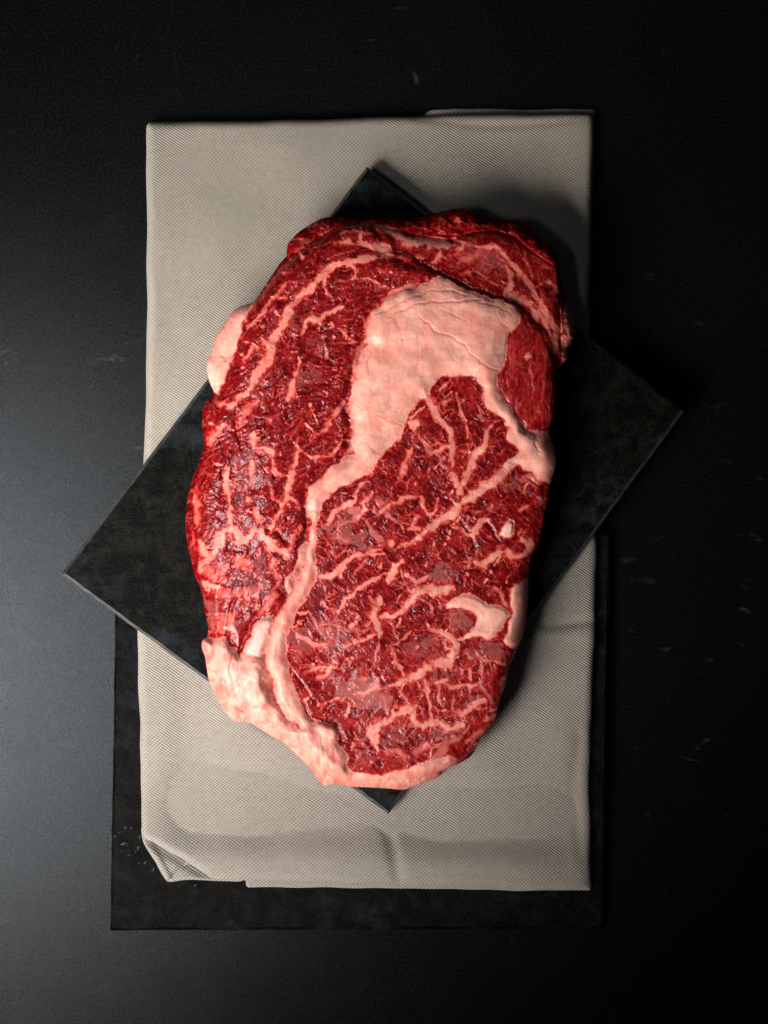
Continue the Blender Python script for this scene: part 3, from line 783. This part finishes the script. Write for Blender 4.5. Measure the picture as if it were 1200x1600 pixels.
# grain that follows the muscle: noise smeared along a direction field
anch = [(480, 400, -29), (420, 480, -52), (550, 400, -6), (620, 430, 10), (520, 590, 14), (500, 520, 0), (430, 640, -35), (380, 780, -50), (340, 850, -65), (480, 760, -20), (440, 850, -40), (400, 920, -60), (340, 950, -80),
        (560, 920, 45), (700, 820, 40), (750, 690, 62), (690, 640, 55), (690, 1090, 82), (560, 1020, 50), (800, 900, 35), (620, 1160, 30), (740, 1090, 70), (520, 860, 38), (760, 410, 45), (850, 430, 68), (700, 400, 20), (830, 600, 95), (800, 800, 55), (640, 980, 40)]
c2a = np.zeros(G.shape); s2a = np.zeros(G.shape); ww = np.zeros(G.shape)
for ax, ay, ad in anch:
    w = 1.0 / (((X - ax) ** 2 + (Y - ay) ** 2) + 900.0) ** 1.6
    c2a += w * math.cos(2 * math.radians(ad)); s2a += w * math.sin(2 * math.radians(ad)); ww += w
th_ = 0.5 * np.arctan2(s2a, c2a) + 0.55 * perlin(X / 30, Y / 30, 160) + 0.35 * perlin(X / 11, Y / 11, 161)
dxf, dyf = np.cos(th_), np.sin(th_)


def smear(src, n, st):
    acc = src.copy()
    hh, wwd = src.shape
    J, I = np.meshgrid(np.arange(wwd), np.arange(hh))
    for sg in (1, -1):
        pi, pj = I.astype(float), J.astype(float)
        for k in range(n):
            a = np.clip(pi, 0, hh - 1).astype(np.int32); b = np.clip(pj, 0, wwd - 1).astype(np.int32)
            pi = pi + sg * st * dyf[a, b]; pj = pj + sg * st * dxf[a, b]
            a = np.clip(pi + 0.5, 0, hh - 1).astype(np.int32); b = np.clip(pj + 0.5, 0, wwd - 1).astype(np.int32)
            acc = acc + src[a, b]
    acc = acc / (2 * n + 1)
    for _ in range(1):
        acc[1:-1, 1:-1] = (acc[1:-1, 1:-1] * 4 + acc[:-2, 1:-1] + acc[2:, 1:-1] + acc[1:-1, :-2] + acc[1:-1, 2:]) / 8
    return acc / (acc.std() + 1e-9)


gr_f = smear(perlin(X / 2.6, Y / 2.6, 162), 4, 1.0)
gr_m = smear(perlin(X / 4.6, Y / 4.6, 163), 6, 1.3)
gr_c = smear(perlin(X / 9.0, Y / 9.0, 164), 8, 2.0)
# plateaus with abrupt edges where the knife left flat films
flat = np.tanh(2.2 * gr_c) * 0.6 + 0.4 * gr_c
# feathery edges: the streaks bleed along the grain
hold = fat.copy()
src_f = np.where(big_fat | (fat > 0.3), fat, 0)


def smear_raw(src, n, st, dx, dy):
    hh, wwd = src.shape
    J, I = np.meshgrid(np.arange(wwd), np.arange(hh))
    best = src.copy()
    for sg in (1, -1):
        pi, pj = I.astype(float), J.astype(float)
        for kq in range(n):
            a = np.clip(pi, 0, hh - 1).astype(np.int32); b = np.clip(pj, 0, wwd - 1).astype(np.int32)
            pi = pi + sg * st * dy[a, b]; pj = pj + sg * st * dx[a, b]
            a = np.clip(pi + 0.5, 0, hh - 1).astype(np.int32); b = np.clip(pj + 0.5, 0, wwd - 1).astype(np.int32)
            best = np.maximum(best, src[a, b] * (1 - (kq + 1) / (n + 1)))
    return best


feath = smear_raw(src_f, 8, 1.2, dxf, dyf)
fat = np.maximum(fat, feath * (0.50 + 0.28 * gr_m) * ss(-0.3, 0.4, fbm(X / 16, Y / 16, 170, 2)))
# flecks and short streaks lying along the streaks, in patches
dxp, dyp = -dyf, dxf
_sx, _sy = dxf, dyf
dxf, dyf = np.cos(th_ + 1.35), np.sin(th_ + 1.35)
st_m = smear(perlin(X / 5.2, Y / 5.2, 171), 6, 1.3)
st_c = smear(perlin(X / 10.5, Y / 10.5, 172), 8, 2.0)
dxf, dyf = _sx, _sy
pm1 = ss(-0.15, 0.35, fbm(X / 30, Y / 30, 173, 2)); pm2 = ss(-0.25, 0.25, fbm(X / 40, Y / 40, 174, 2))
dense = 1 - 0.5 * ss(-2, 2, polys['upper']) - 0.6 * ss(-2, 2, polys['side'])
fat = np.maximum(fat, dense * 0.46 * ss(1.0, 2.3, st_m) * pm1)
fat = np.maximum(fat, dense * 0.72 * ss(1.05, 2.3, st_c + 0.25 * gr_m) * pm2)
# fine marbling inside the lean
wX, wY = G.WX, G.WY
fr = X * 0.0 + 1
eye_m = ss(-2, 2, -polys['cap']) * ss(-2, 2, -polys['upper']) * ss(-2, 2, -polys['side'])
cap_m = ss(-2, 2, polys['cap'])
up_m = ss(-2, 2, polys['upper'])
side_m = ss(-2, 2, polys['side'])
# bundles of the rib-eye: cell borders, present in patches
ca, sa = math.cos(0.45), math.sin(0.45)
ux = (wX * ca - wY * sa) / 20.0; uy = (wX * sa + wY * ca) / 14.0
ux = ux + 0.55 * perlin(X / 30, Y / 30, 21); uy = uy + 0.55 * perlin(X / 30, Y / 30, 22)
f1, f2, ox, oy, kk = worley(ux, uy, 3)
edge = (f2 - f1)
pres = ss(-0.15, 0.30, fbm(X / 34, Y / 34, 23, 2))
fine_vein = 0.52 * ss(0.12, 0.02, edge) * pres
g1, g2, _, _, k2 = worley(ux * 2.3 + 5, uy * 2.3, 5)
fine_vein = np.maximum(fine_vein, 0.12 * ss(0.14, 0.03, g2 - g1) * ss(0.0, 0.35, fbm(X / 25, Y / 25, 27, 2)))
# stacked, torn grain of the cap muscle (runs lower left to upper right)
th = 0.95
cu = (wX * math.cos(th) - wY * math.sin(th)); cv = (wX * math.sin(th) + wY * math.cos(th))
rid = 1 - np.abs(perlin(cu / 34 + 0.7 * perlin(X / 40, Y / 40, 31), cv / 13, 32)) * 2.2
cap_vein = 0.50 * ss(0.80, 1.0, rid) * ss(-0.1, 0.35, fbm(X / 30, Y / 30, 33, 2))
flecks = 0.35 * ss(0.30, 0.55, perlin(cu / 5.0, cv / 9.0, 34)) * ss(0.0, 0.3, fbm(X / 40, Y / 40, 36, 2))
fine = eye_m * fine_vein + cap_m * (np.maximum(cap_vein, flecks)) + up_m * 0.45 * ss(0.75, 1.0, 1 - np.abs(perlin(cv / 9, cu / 30, 37)) * 2.2) * pres \
    + side_m * 0.35 * ss(0.7, 1.0, 1 - np.abs(perlin(X / 7, Y / 42, 38)) * 2.4)
fat = np.maximum(fat, fine)
# base reddening: dark cores, brighter where fat shines through
halo = np.zeros(G.shape, np.float32)
for (pts, r0, r1, a, fm), q in zip(ST, vein_q):
    if r0 + r1 > 6: halo = np.maximum(halo, ss(6.5, 0, q) * a)
base = 0.105 + 0.15 * fbm(X / 22, Y / 22, 41, 3) + 0.05 * perlin(X / 5, Y / 5, 42)
base = base + 0.20 * halo * ss(-0.25, 0.3, fbm(X / 18, Y / 18, 43, 2)) + 0.06 * (_r3[kk] - 0.5) * eye_m * 2
base = base + 0.10 * ss(14, 2, sd_out) + 0.05 * ss(850, 1100, Y) + 0.07 * side_m + 0.04 * up_m
base = np.clip(base, 0.0, 0.4)
fat = np.maximum(fat, base)
# big sheets of connective film and mauve wet sheen painted into the colour
for cx, cy, sx, sy, rt, am in ((565, 1082, 42, 22, .25, .75), (545, 838, 34, 12, .5, .5), (690, 900, 20, 13, -.5, .55), (722, 970, 20, 12, .2, .55), (660, 1012, 26, 13, -.3, .45), (760, 1018, 30, 9, .1, .5), (620, 1150, 20, 16, 0, .4), (690, 1052, 18, 6, -.1, .5),
                              (735, 1095, 10, 8, 0, .5), (600, 790, 18, 8, .4, .3), (545, 800, 12, 8, 0, .45), (480, 590, 16, 12, 0, .3), (455, 500, 14, 10, 0, .3), (385, 740, 16, 26, 0, .22), (500, 540, 14, 10, 0, .22), (760, 405, 30, 14, .5, .35), (800, 755, 22, 8, .2, .4),
                              (470, 1000, 14, 24, .3, .35), (530, 985, 28, 12, .3, .4), (700, 1150, 22, 14, -.6, .4), (400, 905, 22, 20, 0, .3), (335, 960, 10, 26, 0, .4), (520, 1010, 18, 12, .2, .5)):
    g = gauss(G.X + 6 * wx, G.Y + 6 * wy, cx, cy, sx, sy, rt)
    film_sheen = np.maximum(film_sheen, am * ss(0.42, 0.62, g + 0.28 * fbm(X / 9, Y / 9, 51, 2)) * (1 - 0.9 * (fat > 0.66)))
film_sheen = 0.85 * film_sheen * (1 - 0.5 * ss(0.2, 0.6, perlin(X / 4.5, Y / 4.5, 52)))

# thin threads of tissue lying across the grain
tv = np.zeros(G.shape, np.float32)
for kx_, (rot, su, sv, sdn) in enumerate(((0.9, 16, 5.0, 130), (2.3, 13, 4.5, 140), (1.5, 18, 5.5, 150))):
    tu = X * math.cos(rot) + Y * math.sin(rot); tw = -X * math.sin(rot) + Y * math.cos(rot)
    rr_ = 1 - np.abs(perlin(tu / su + 0.5 * perlin(X / 13, Y / 13, sdn), tw / sv + 0.5 * perlin(X / 11, Y / 11, sdn + 1), sdn + 2)) * 3.0
    tv = np.maximum(tv, ss(0.72, 0.98, rr_) * ss(0.08, 0.38, fbm(X / 17, Y / 17, sdn + 3, 2)))
tv = tv * (fat < 0.55)
film_sheen = np.maximum(film_sheen, 0.35 * tv)
fat = np.maximum(fat, 0.26 * tv)

# blood lines and creases: (points, half width, colour amount, depth)
CR = [
    ([(608, 495), (630, 483), (651, 476), (679, 471), (722, 470), (752, 467)], .8, .75, 3.0), ([(656, 495), (671, 507), (679, 514), (707, 527), (727, 541), (756, 569), (780, 580)], .7, .5, 2.4), ([(685, 481), (705, 490), (735, 505)], .6, .4, 1.8), ([(773, 487), (781, 500), (791, 512)], .6, .3, 1.6),
    ([(586, 646), (607, 657), (629, 664)], .6, .8, 1.6), ([(576, 696), (584, 704), (594, 711)], .6, .8, 1.6), ([(605, 627), (613, 640), (632, 648)], .5, .6, 1.2), ([(577, 582), (574, 565), (580, 548)], .7, .8, 2.2), ([(596, 607), (583, 617), (575, 640), (587, 648)], .5, .4, 1.2), ([(600, 560), (612, 580), (604, 605)], .5, .25, 1.2),
    ([(556, 700), (566, 690), (578, 697)], .6, .5, 1.5), ([(620, 500), (630, 530), (625, 560)], .6, .15, 1.6), ([(650, 520), (655, 560), (645, 600)], .6, .12, 1.6), ([(700, 540), (712, 565), (735, 580)], .6, .15, 1.4), ([(575, 505), (590, 490), (615, 478), (650, 462), (690, 452), (730, 462)], .9, .5, 2.4),
    ([(413, 1021), (420, 1058), (427, 1084), (437, 1108), (453, 1127), (469, 1136)], 1.1, .9, 6.0), ([(373, 1030), (373, 1050), (374, 1071), (381, 1097), (400, 1107), (429, 1113)], .9, .7, 3.5), ([(375, 1126), (373, 1113), (383, 1104), (400, 1108)], .9, .8, 4.0), ([(419, 1124), (445, 1135), (469, 1144)], .8, .6, 2.5), ([(428, 1149), (459, 1160), (470, 1140)], .8, .5, 2.5),
    ([(332, 1000), (336, 1030), (350, 1060), (362, 1090), (378, 1104)], .8, .3, 4.0), ([(380, 1020), (376, 1050), (384, 1085)], .7, .3, 3.0), ([(400, 1108), (420, 1112), (440, 1122), (462, 1138)], .9, .5, 3.6),
    ([(501, 1149), (503, 1168), (508, 1185)], .7, .4, 2.0), ([(518, 1163), (524, 1178), (523, 1192)], .7, .4, 2.0), ([(345, 1070), (355, 1085), (372, 1098)], .8, .5, 2.5), ([(366, 1015), (360, 1045), (364, 1075)], .8, .6, 3.0), ([(340, 1010), (352, 1035), (344, 1060)], .6, .4, 1.8), ([(330, 1055), (345, 1075), (350, 1095)], .8, .45, 2.2),
    ([(454, 930), (440, 948), (430, 967), (419, 1000), (415, 1022)], 1.3, .9, 7.0), ([(449, 916), (446, 935), (440, 948)], 1.0, .8, 4.0), ([(349, 912), (342, 935), (341, 955), (343, 980), (333, 998)], .9, .8, 4.5), ([(368, 932), (361, 950), (357, 969), (355, 1000)], .9, .8, 4.5), ([(396, 966), (388, 985), (379, 1003), (373, 1024)], 1.6, 1.0, 5.5),
    ([(486, 448), (480, 455), (470, 464), (455, 468), (437, 473)], 1.1, .0, 7.0), ([(472, 884), (466, 897), (459, 913)], 1.4, .3, 7.0), ([(648, 405), (668, 416), (688, 427), (722, 444), (756, 457), (792, 466)], 1.4, .3, 8.0), ([(815, 664), (832, 677), (846, 676), (858, 669)], 1.6, .6, 9.0), ([(838, 676), (836, 690), (842, 705)], .9, .4, 3.0),
    ([(560, 566), (568, 545), (577, 533)], 1.4, .2, 5.0), ([(476, 800), (478, 820), (474, 845), (470, 860)], 1.2, .2, 5.0), ([(496, 1095), (482, 1085), (470, 1062), (456, 1048)], 1.0, .2, 2.0), ([(490, 1128), (482, 1112), (470, 1095)], 1.4, .3, 4.0), ([(535, 1160), (532, 1142), (520, 1128), (505, 1122), (490, 1118)], 1.5, .2, 5.0),
    ([(450, 398), (470, 392), (495, 388), (520, 378)], 1.2, .0, 4.0), ([(505, 352), (515, 362), (500, 374), (480, 380)], 1.4, .2, 5.0), ([(345, 556), (352, 560), (366, 556)], 2.0, .9, 2.5), ([(338, 575), (345, 568), (362, 560)], 1.0, .7, 2.5), ([(345, 531), (356, 524), (364, 515)], .7, .3, 1.5),
    ([(742, 470), (760, 474), (790, 484), (800, 494)], .8, .3, 2.0), ([(825, 748), (838, 755), (850, 762)], .9, .6, 3.0), ([(570, 880), (600, 887), (640, 878), (668, 866)], .8, 0, 2.5), ([(536, 1100), (560, 1103), (592, 1101)], .7, .9, 1.5), ([(560, 1092), (575, 1098), (590, 1099)], .5, .9, 1.2), ([(578, 1117), (586, 1108), (593, 1104)], .8, .9, 1.5),
    ([(527, 1047), (535, 1040), (552, 1018)], 2.2, .95, 2.0), ([(540, 1068), (548, 1060), (552, 1052)], 1.5, .95, 2.0), ([(483, 1030), (500, 1018), (508, 1012)], 1.2, .9, 2.0), ([(660, 985), (640, 995)], 1.2, 0, 3.0),
    ([(625, 1148), (612, 1140), (604, 1150), (615, 1158), (640, 1165), (652, 1150)], 1.3, .5, 2.5), ([(370, 640), (368, 670), (378, 700)], 1.5, 0, 4.0), ([(345, 690), (350, 720), (346, 745)], 1.8, 0, 5.0), ([(409, 800), (430, 795), (448, 790)], 1.5, 0, 3.0), ([(405, 823), (430, 830), (446, 848)], 1.8, 0, 5.0),
    ([(443, 590), (432, 610), (425, 640)], 1.6, 0, 4.0), ([(500, 530), (488, 555), (470, 572), (445, 585)], 1.5, 0, 5.0), ([(690, 775), (700, 782), (712, 790)], 1.0, 0, 3.0), ([(720, 815), (742, 850), (738, 880)], 1.2, 0, 4.0), ([(780, 845), (770, 830), (762, 815)], 1.2, 0, 3.5),
]
blood = np.zeros(G.shape, np.float32)
crease = np.zeros(G.shape, np.float32)
for pts, r, cb, dep in CR:
    q = G.line(pts, r, r, reach=9)
    blood = np.maximum(blood, cb * ss(1.6, -0.5, q) * (0.7 + 0.5 * perlin(X / 9, Y / 9, 61)))
    blood = np.maximum(blood, cb * 0.28 * ss(8, 0, q))
    if dep >= 3.5: crease = np.maximum(crease, dep * 0.75 * np.exp(-(np.maximum(q, 0) / 6.5) ** 2) * (fat > 0.6))
    crease = np.maximum(crease, dep * (0.6 * np.exp(-(np.maximum(q, 0) / 1.4) ** 2) + 0.4 * np.exp(-(np.maximum(q, 0) / 4.0) ** 2)))
# faint blush on the fat
blood = np.maximum(blood, 0.45 * ss(0.12, 0.6, fbm(X / 26, Y / 26, 62, 3)) * (fat > 0.6) * ss(950, 1080, Y + 0.25 * X - 120))
blood = np.maximum(blood, 0.18 * ss(0.1, 0.5, fbm(X / 20, Y / 20, 63, 3)) * (fat > 0.6))
blood = np.maximum(blood, 0.6 * ss(22, 4, sd_out) * ss(-0.2, 0.35, fbm(X / 20, Y / 14, 64, 2)) * (fat > 0.5))
blood = np.maximum(blood, 0.34 * ss(-0.25, 0.45, fbm(X / 30, Y / 38, 66, 3)) * (fat > 0.6))
blood = np.maximum(blood, 0.72 * ss(-0.25, 0.5, fbm(X / 13, Y / 26, 67, 3)) * (fat > 0.6) * np.maximum(ss(-2, 6, polys['roll']), ss(-2, 4, polys['seam'])) * ss(-1, 3, -polys['pad']))
blood = blood * (fat > 0.35)
blood = np.clip(blood, 0, 1)

# ------------------------------------------------------------------ steak height
T = 84.0
Rt = 24.0 + 14 * ss(560, 330, X) + 10 * ss(1080, 1200, Y)
q = np.clip(sd_top / Rt, 0, 1)
prof_top = np.sqrt(np.clip(1 - (1 - q) ** 1.9, 0, 1))
q2 = np.clip(sd_out / 22.0, 0, 1)
prof_low = np.sqrt(np.clip(1 - (1 - q2) ** 2, 0, 1))
low = 26 + 34 * prof_low + 5 * fbm(X / 16, Y / 16, 70, 3)
top_face = 52 + (T - 52) * prof_top
H = np.where(sd_top > 0, np.maximum(top_face, low), low)
H = H + 14 * ss(-12, 0, sd_top) * (sd_top < 0) * 0.0
fa = ss(0, 14, sd_top)
fb = prof_top * (sd_top > 0)


def soft(f, n=26):
    f = f.astype(np.float64).copy()
    for _ in range(n):
        f[1:-1, 1:-1] = (f[1:-1, 1:-1] * 2 + f[:-2, 1:-1] + f[2:, 1:-1] + f[1:-1, :-2] + f[1:-1, 2:]) / 6
    return f


SP = {k_: soft(v_) for k_, v_ in polys.items()}
# broad form
H = H + fb * (4.0 * fbm(X / 120, Y / 120, 71, 2) - 6 * ss(440, 300, X) - 8 * ss(1020, 1200, Y) - 8 * ss(760, 870, X))
ek = SP['kernel']
H = H + 8.0 * ss(-6, 26, ek)
H = H - 8.0 * ss(-4, 10, SP['upper']) * fb - 6 * ss(20, 60, 440 - Y + (X - 600) * 0.2) * fb
H = H + 2.0 * ss(0, 22, SP['side']) - 1.6 * np.exp(-(SP['side'] / 3.5) ** 2)
H = H + 5.0 * ss(-2, 13, SP['seam'])
H = H + 5.0 * ss(-2, 12, SP['roll']) + 3.0 * ss(-1, 8, SP['rim']) + 3.0 * ss(0, 4, SP['plug']) + 3.5 * ss(-1, 5, SP['flap']) + 3.5 * ss(-1, 7, SP['pad']) + 3.0 * ss(-1, 8, SP['chunk'])
# seam step: cap muscle sits a little lower along the seam
H = H - 4.0 * np.exp(-((SP['cap'] - 5) / 7.0) ** 2) * fa
# veins are slightly proud and smooth
for (pts, r0, r1, a, fm), vq in zip(ST, vein_q):
    if a > 0.7 and r0 + r1 > 4: H = H + 0.9 * ss(2.5, -4.5, vq)
lean = np.clip(1 - fat * 1.25, 0, 1) ** 1.0
leanb = lean * fa * (0.18 + 0.92 * ss(-0.15, 0.35, fbm(X / 19, Y / 19, 120, 3)))
# facets of torn grain, each tilted its own way (gives the patchy wet sheen)
def facets(u, v, seed, size, tilt):
    a1, a2, fx, fy, k = worley(u, v, seed)
    return size * tilt * (-(fx * (_r1[(k * 7) & 511] - 0.5) + fy * (_r2[(k * 11) & 511] - 0.5)) * 2) + size * 0.10 * (_r3[k] - 0.5) * ss(0.0, 0.15, a2 - a1), a2 - a1


ex, ee = facets(ux * 1.25, uy * 1.25, 81, 13, 0.26)
e2, ee2 = facets(X / 8.5 + 0.9 * perlin(X / 8, Y / 8, 83), Y / 8.5 + 0.9 * perlin(X / 8, Y / 8, 84), 85, 8.5, 0.26)
cx_, ce = facets(cu / 26.0 + 0.4 * perlin(X / 20, Y / 20, 86), cv / 12.0, 87, 15, 0.30)
c2_, ce2 = facets(cu / 13.0 + 0.8 * perlin(X / 9, Y / 9, 88), cv / 7.0 + 0.6 * perlin(X / 9, Y / 9, 92), 89, 9, 0.34)
H = H + leanb * ((0.12 + 0.16 * cap_m) * gr_f + (0.35 + 0.2 * cap_m) * gr_m + 1.3 * flat) * (1 - 0.7 * film_sheen) * (eye_m * 0.24 + cap_m * 0.32 + up_m * 0.4 + side_m * 0.25)
H = H + leanb * eye_m * (0.45 * ex + 0.25 * e2 + 0.1 * fbm(X / 5.2, Y / 4.2, 90, 2)) * (1 - 0.55 * film_sheen)
H = H + leanb * cap_m * (0.45 * cx_ + 0.16 * c2_ + 0.1 * fbm(X / 5.5, Y / 4.5, 91, 2) + 3.0 * perlin(cu / 60, cv / 24, 93))
H = H + leanb * up_m * (0.6 * cx_ + 0.2 * c2_ + 0.2 * fbm(X / 4.5, Y / 4.5, 91, 2))
H = H + leanb * side_m * (0.5 * perlin(X / 6, Y / 26, 94) + 0.3 * fbm(X / 4, Y / 6, 95, 2))
H = H + (1 - lean) * (3.4 * fbm(X / 48, Y / 48, 96, 2) + 0.5 * fbm(X / 14, Y / 14, 196, 2) + 0.15 * fbm(X / 4, Y / 4, 97, 2))
for pts, am in (([(326, 1012), (332, 1045), (350, 1085)], 6), ([(398, 1040), (400, 1070), (412, 1095)], 8), ([(385, 1122), (420, 1132), (455, 1150)], 6), ([(478, 1150), (500, 1180), (530, 1205)], 5), ([(508, 1135), (520, 1145)], 5), ([(352, 1015), (352, 1045)], 4)):
    qq = G.line(pts, 0.5, 0.5, reach=30, taper=False)
    H = H + am * np.exp(-(np.maximum(soft(qq, 6), 0) / 10.0) ** 2) * ss(-2, 6, polys['roll'])
H = H - crease * 0.6 * np.where(fat > 0.6, 0.7, 1.0)
H = H + 2.2 * fbm(X / 8, Y / 22, 98, 3) * ss(30, 5, sd_out) * lean
H = np.maximum(H, 22)

# the light knob and lobe sit lower, beside the cut face
kn = polys['knob']
kw = ss(-2.5, 2.5, kn)
kh = 30 + 32 * np.sqrt(np.clip(1 - (1 - np.clip(sd_out / 24, 0, 1)) ** 2, 0, 1)) + 1.2 * fbm(X / 26, Y / 26, 99, 2) - crease * 0.7
H = H * (1 - kw) + kh * kw
cl = np.abs(kn) < 5
Hb = H.copy()
for _ in range(6):
    Hb[1:-1, 1:-1] = (Hb[1:-1, 1:-1] * 2 + Hb[:-2, 1:-1] + Hb[2:, 1:-1] + Hb[1:-1, :-2] + Hb[1:-1, 2:]) / 6
H = np.where(cl, Hb, H)
H = H + Z_BOARD
# the flank below the face is darker lean with some fascia
flank = (sd_top < -1) & (kn < 0) & (polys['roll'] < -2) & (polys['lobe'] < 0)
fat = np.where(flank, np.maximum(0.10 + 0.12 * fbm(X / 14, Y / 8, 101, 3), 0.5 * ss(0.25, 0.5, fbm(X / 26, Y / 9, 102, 3))), fat)

# ------------------------------------------------------------------ split into parts
lab = np.zeros(G.shape, np.int32)          # 0 rib-eye
names = ['rib_eye_muscle', 'cap_muscle', 'upper_muscle', 'side_muscle']
lab[polys['cap'] > 0] = 1
lab[polys['upper'] > 0] = 2
lab[polys['side'] > 0] = 3
for (pts, r0, r1, a, fm), vq in zip(ST, vein_q):
    L = np.hypot(*np.diff(np.array(pts, float), axis=0).T).sum()
    if a >= 0.62 and (r0 + r1) / 2 >= 2.2 and L > 9:
        names.append('silver_skin' if fm > 0.4 else 'fat_vein')
        lab[vq < 0.3] = len(names) - 1
for nm, pn in (('kernel', 'fat_kernel'), ('seam', 'fat_seam'), ('roll', 'fat_roll'), ('pad', 'fat_pad'), ('flap', 'silver_skin'), ('knob', 'fat_knob'), ('lobe', 'fat_lobe'), ('chunk', 'fat_patch'), ('rim', 'fat_rim'), ('plug', 'fat_plug')):
    names.append(pn)
    lab[polys[nm] > 0] = len(names) - 1

Vw, Fw, vsrc, skirt, fsrc = grid_body(G, sd_out, H, Z_BOARD + 0.3, 9.0, levels=5)
steak = empty('ribeye_steak', P(580, 790, Z_BOARD))
tag(steak, 'thick raw marbled ribeye steak with white fat lying on the diagonal slate board', 'steak')
Vl = Vw - np.array(steak.location)

full = mesh_from('full', Vl, Fw, None)
vn = np.empty(len(Vl) * 3, np.float32)
full.vertex_normals.foreach_get('vector', vn)
vn = vn.reshape(-1, 3)
bpy.data.meshes.remove(full)

edge_b = np.exp(-(SP['seam'] / 5.0) ** 2) + np.exp(-((SP['kernel'] - 3) / 7.0) ** 2) * 0.8
blood = np.clip(blood + 0.30 * edge_b * ss(-0.6, 1.4, gr_m) * (fat > 0.5), 0, 1)
fat = np.where(fat > 0.6, fat * (1 + 0.035 * fbm(X / 6, Y / 6, 210, 2) + 0.05 * fbm(X / 26, Y / 26, 211, 2)), fat)
lean_c = np.clip(1 - fat * 2.2, 0, 1)
fat = fat + lean_c * (0.030 * gr_f + 0.035 * gr_m)
fat = np.clip(fat, 0, 1.05)
film_sheen = np.maximum(film_sheen, 0.30 * ss(1.2, 2.4, gr_m) * (fat < 0.5))
A_fat = fat.ravel()[vsrc].astype(np.float32)
A_film = film_sheen.ravel()[vsrc].astype(np.float32)
gloss = ss(-3, 18, sd_top)
A_gloss = gloss.ravel()[vsrc].astype(np.float32)
A_blood = blood.ravel()[vsrc].astype(np.float32)
flab = lab.ravel()[fsrc]
# skirt faces take the label of the nearest grid point of their upper edge
flab[skirt] = lab.ravel()[vsrc[Fw[skirt][:, 0]]]
flab[skirt & (flab > 3)] = np.where(lab.ravel()[vsrc[Fw[skirt & (flab > 3)][:, 0]]] >= len(names) - 10, flab[skirt & (flab > 3)], 1)

LAB = {'rib_eye_muscle': 'large dark red marbled rib-eye muscle on the lower right of the steak', 'cap_muscle': 'coarse torn-grained cap muscle along the left of the steak',
       'upper_muscle': 'shadowed lean muscle folded over at the top right', 'side_muscle': 'small smooth brick-red muscle at the right edge',
       'fat_kernel': 'big cream lump of fat in the middle, trailing down to the left', 'fat_seam': 'long pale seam of fat beside the rib-eye muscle', 'fat_roll': 'rolled cream and pink fat round the lower left edge',
       'fat_pad': 'small whitish pad of fat beside the seam', 'fat_knob': 'smooth pink knob of fat sticking out at the left', 'fat_lobe': 'pale lobe hanging low at the right', 'fat_patch': 'broad fat patch near the lower right',
       'fat_rim': 'smooth fat rim at the lower right edge', 'fat_plug': 'little square plug of fat near the right edge'}
for li, pn in enumerate(names):
    sel = flab == li
    if sel.sum() < 12: continue
    Fp = Fw[sel]
    u, inv = np.unique(Fp, return_inverse=True)
    me = mesh_from(pn, Vl[u], inv.reshape(Fp.shape), M_MEAT)
    for an, arr in (('fat', A_fat), ('film_sheen', A_film), ('blood', A_blood), ('gloss', A_gloss)):
        at = me.attributes.new(an, 'FLOAT', 'POINT')
        at.data.foreach_set('value', arr[u])
    me.normals_split_custom_set_from_vertices(vn[u].tolist())
    o = add(pn, me, steak)
    if pn in LAB: o['label'] = LAB[pn]
print('PARTS', len(names), 'steak verts', len(Vl), 'faces', len(Fw))

# ------------------------------------------------------------------ water drops on the lower slate
def mat_water():
    t = NT('water')
    t.b.inputs['Base Color'].default_value = (0.9, 0.95, 1, 1)
    t.b.inputs['Roughness'].default_value = 0.22
    t.b.inputs['IOR'].default_value = 1.2
    t.b.inputs['Transmission Weight'].default_value = 1.0
    return t.m


M_WATER = mat_water()
rr = np.random.RandomState(4)


def drop(x, y, rx, ry):
    V = []; F = []
    n, m = 14, 4
    ph = rr.rand() * 6.28
    for j in range(m):
        t = j / m * math.pi / 2
        for i in range(n):
            a = 2 * math.pi * i / n
            w = 1 + 0.12 * math.sin(2 * a + ph)
            V.append((rx * w * math.cos(t) * math.cos(a) * S, ry * w * math.cos(t) * math.sin(a) * S, min(rx, ry) * 0.10 * math.sin(t) * S))
    V.append((0, 0, min(rx, ry) * 0.10 * S))
    me = bpy.data.meshes.new('water_drop')
    for j in range(m - 1):
        for i in range(n):
            F.append((j * n + i, j * n + (i + 1) % n, (j + 1) * n + (i + 1) % n, (j + 1) * n + i))
    for i in range(n): F.append(((m - 1) * n + i, (m - 1) * n + (i + 1) % n, m * n))
    F.append(tuple(reversed(range(n))))
    me.from_pydata(V, [], F)
    me.polygons.foreach_set('use_smooth', [True] * len(F))
    me.materials.append(M_WATER)
    o = add('water_drop', me)
    o.location = P(x, y, Z_SLATE + 0.15)
    return o


for x, y, rx, ry in ((196, 1319, 8, 3.5), (217, 1325, 3.5, 3.5), (197, 1294, 3, 3), (206, 1295, 2.5, 2.5), (219, 1309, 3, 4), (181, 1307, 3, 2), (188, 1301, 3.5, 1.5), (191, 1331, 1.6, 1.6), (203, 1337, 3, 2), (228, 1349, 3, 3), (241, 1359, 3.5, 3), (218, 1349, 2.5, 2), (212, 1331, 2, 2), (307, 1384, 4, 3)):
    if rx == 8: tag(drop(x, y, rx, ry), 'largest, elongated water drop on the lower slate left of the napkin corner', 'droplet', 'water droplets on the lower slate'); continue
    if x == 307: tag(drop(x, y, rx, ry), 'water drop below the lower hem of the napkin, apart from the others', 'droplet', 'water droplets on the lower slate'); continue
    tag(drop(x, y, rx, ry), 'tiny water droplet beaded on the lower slate by the napkin corner', 'droplet', 'water droplets on the lower slate')
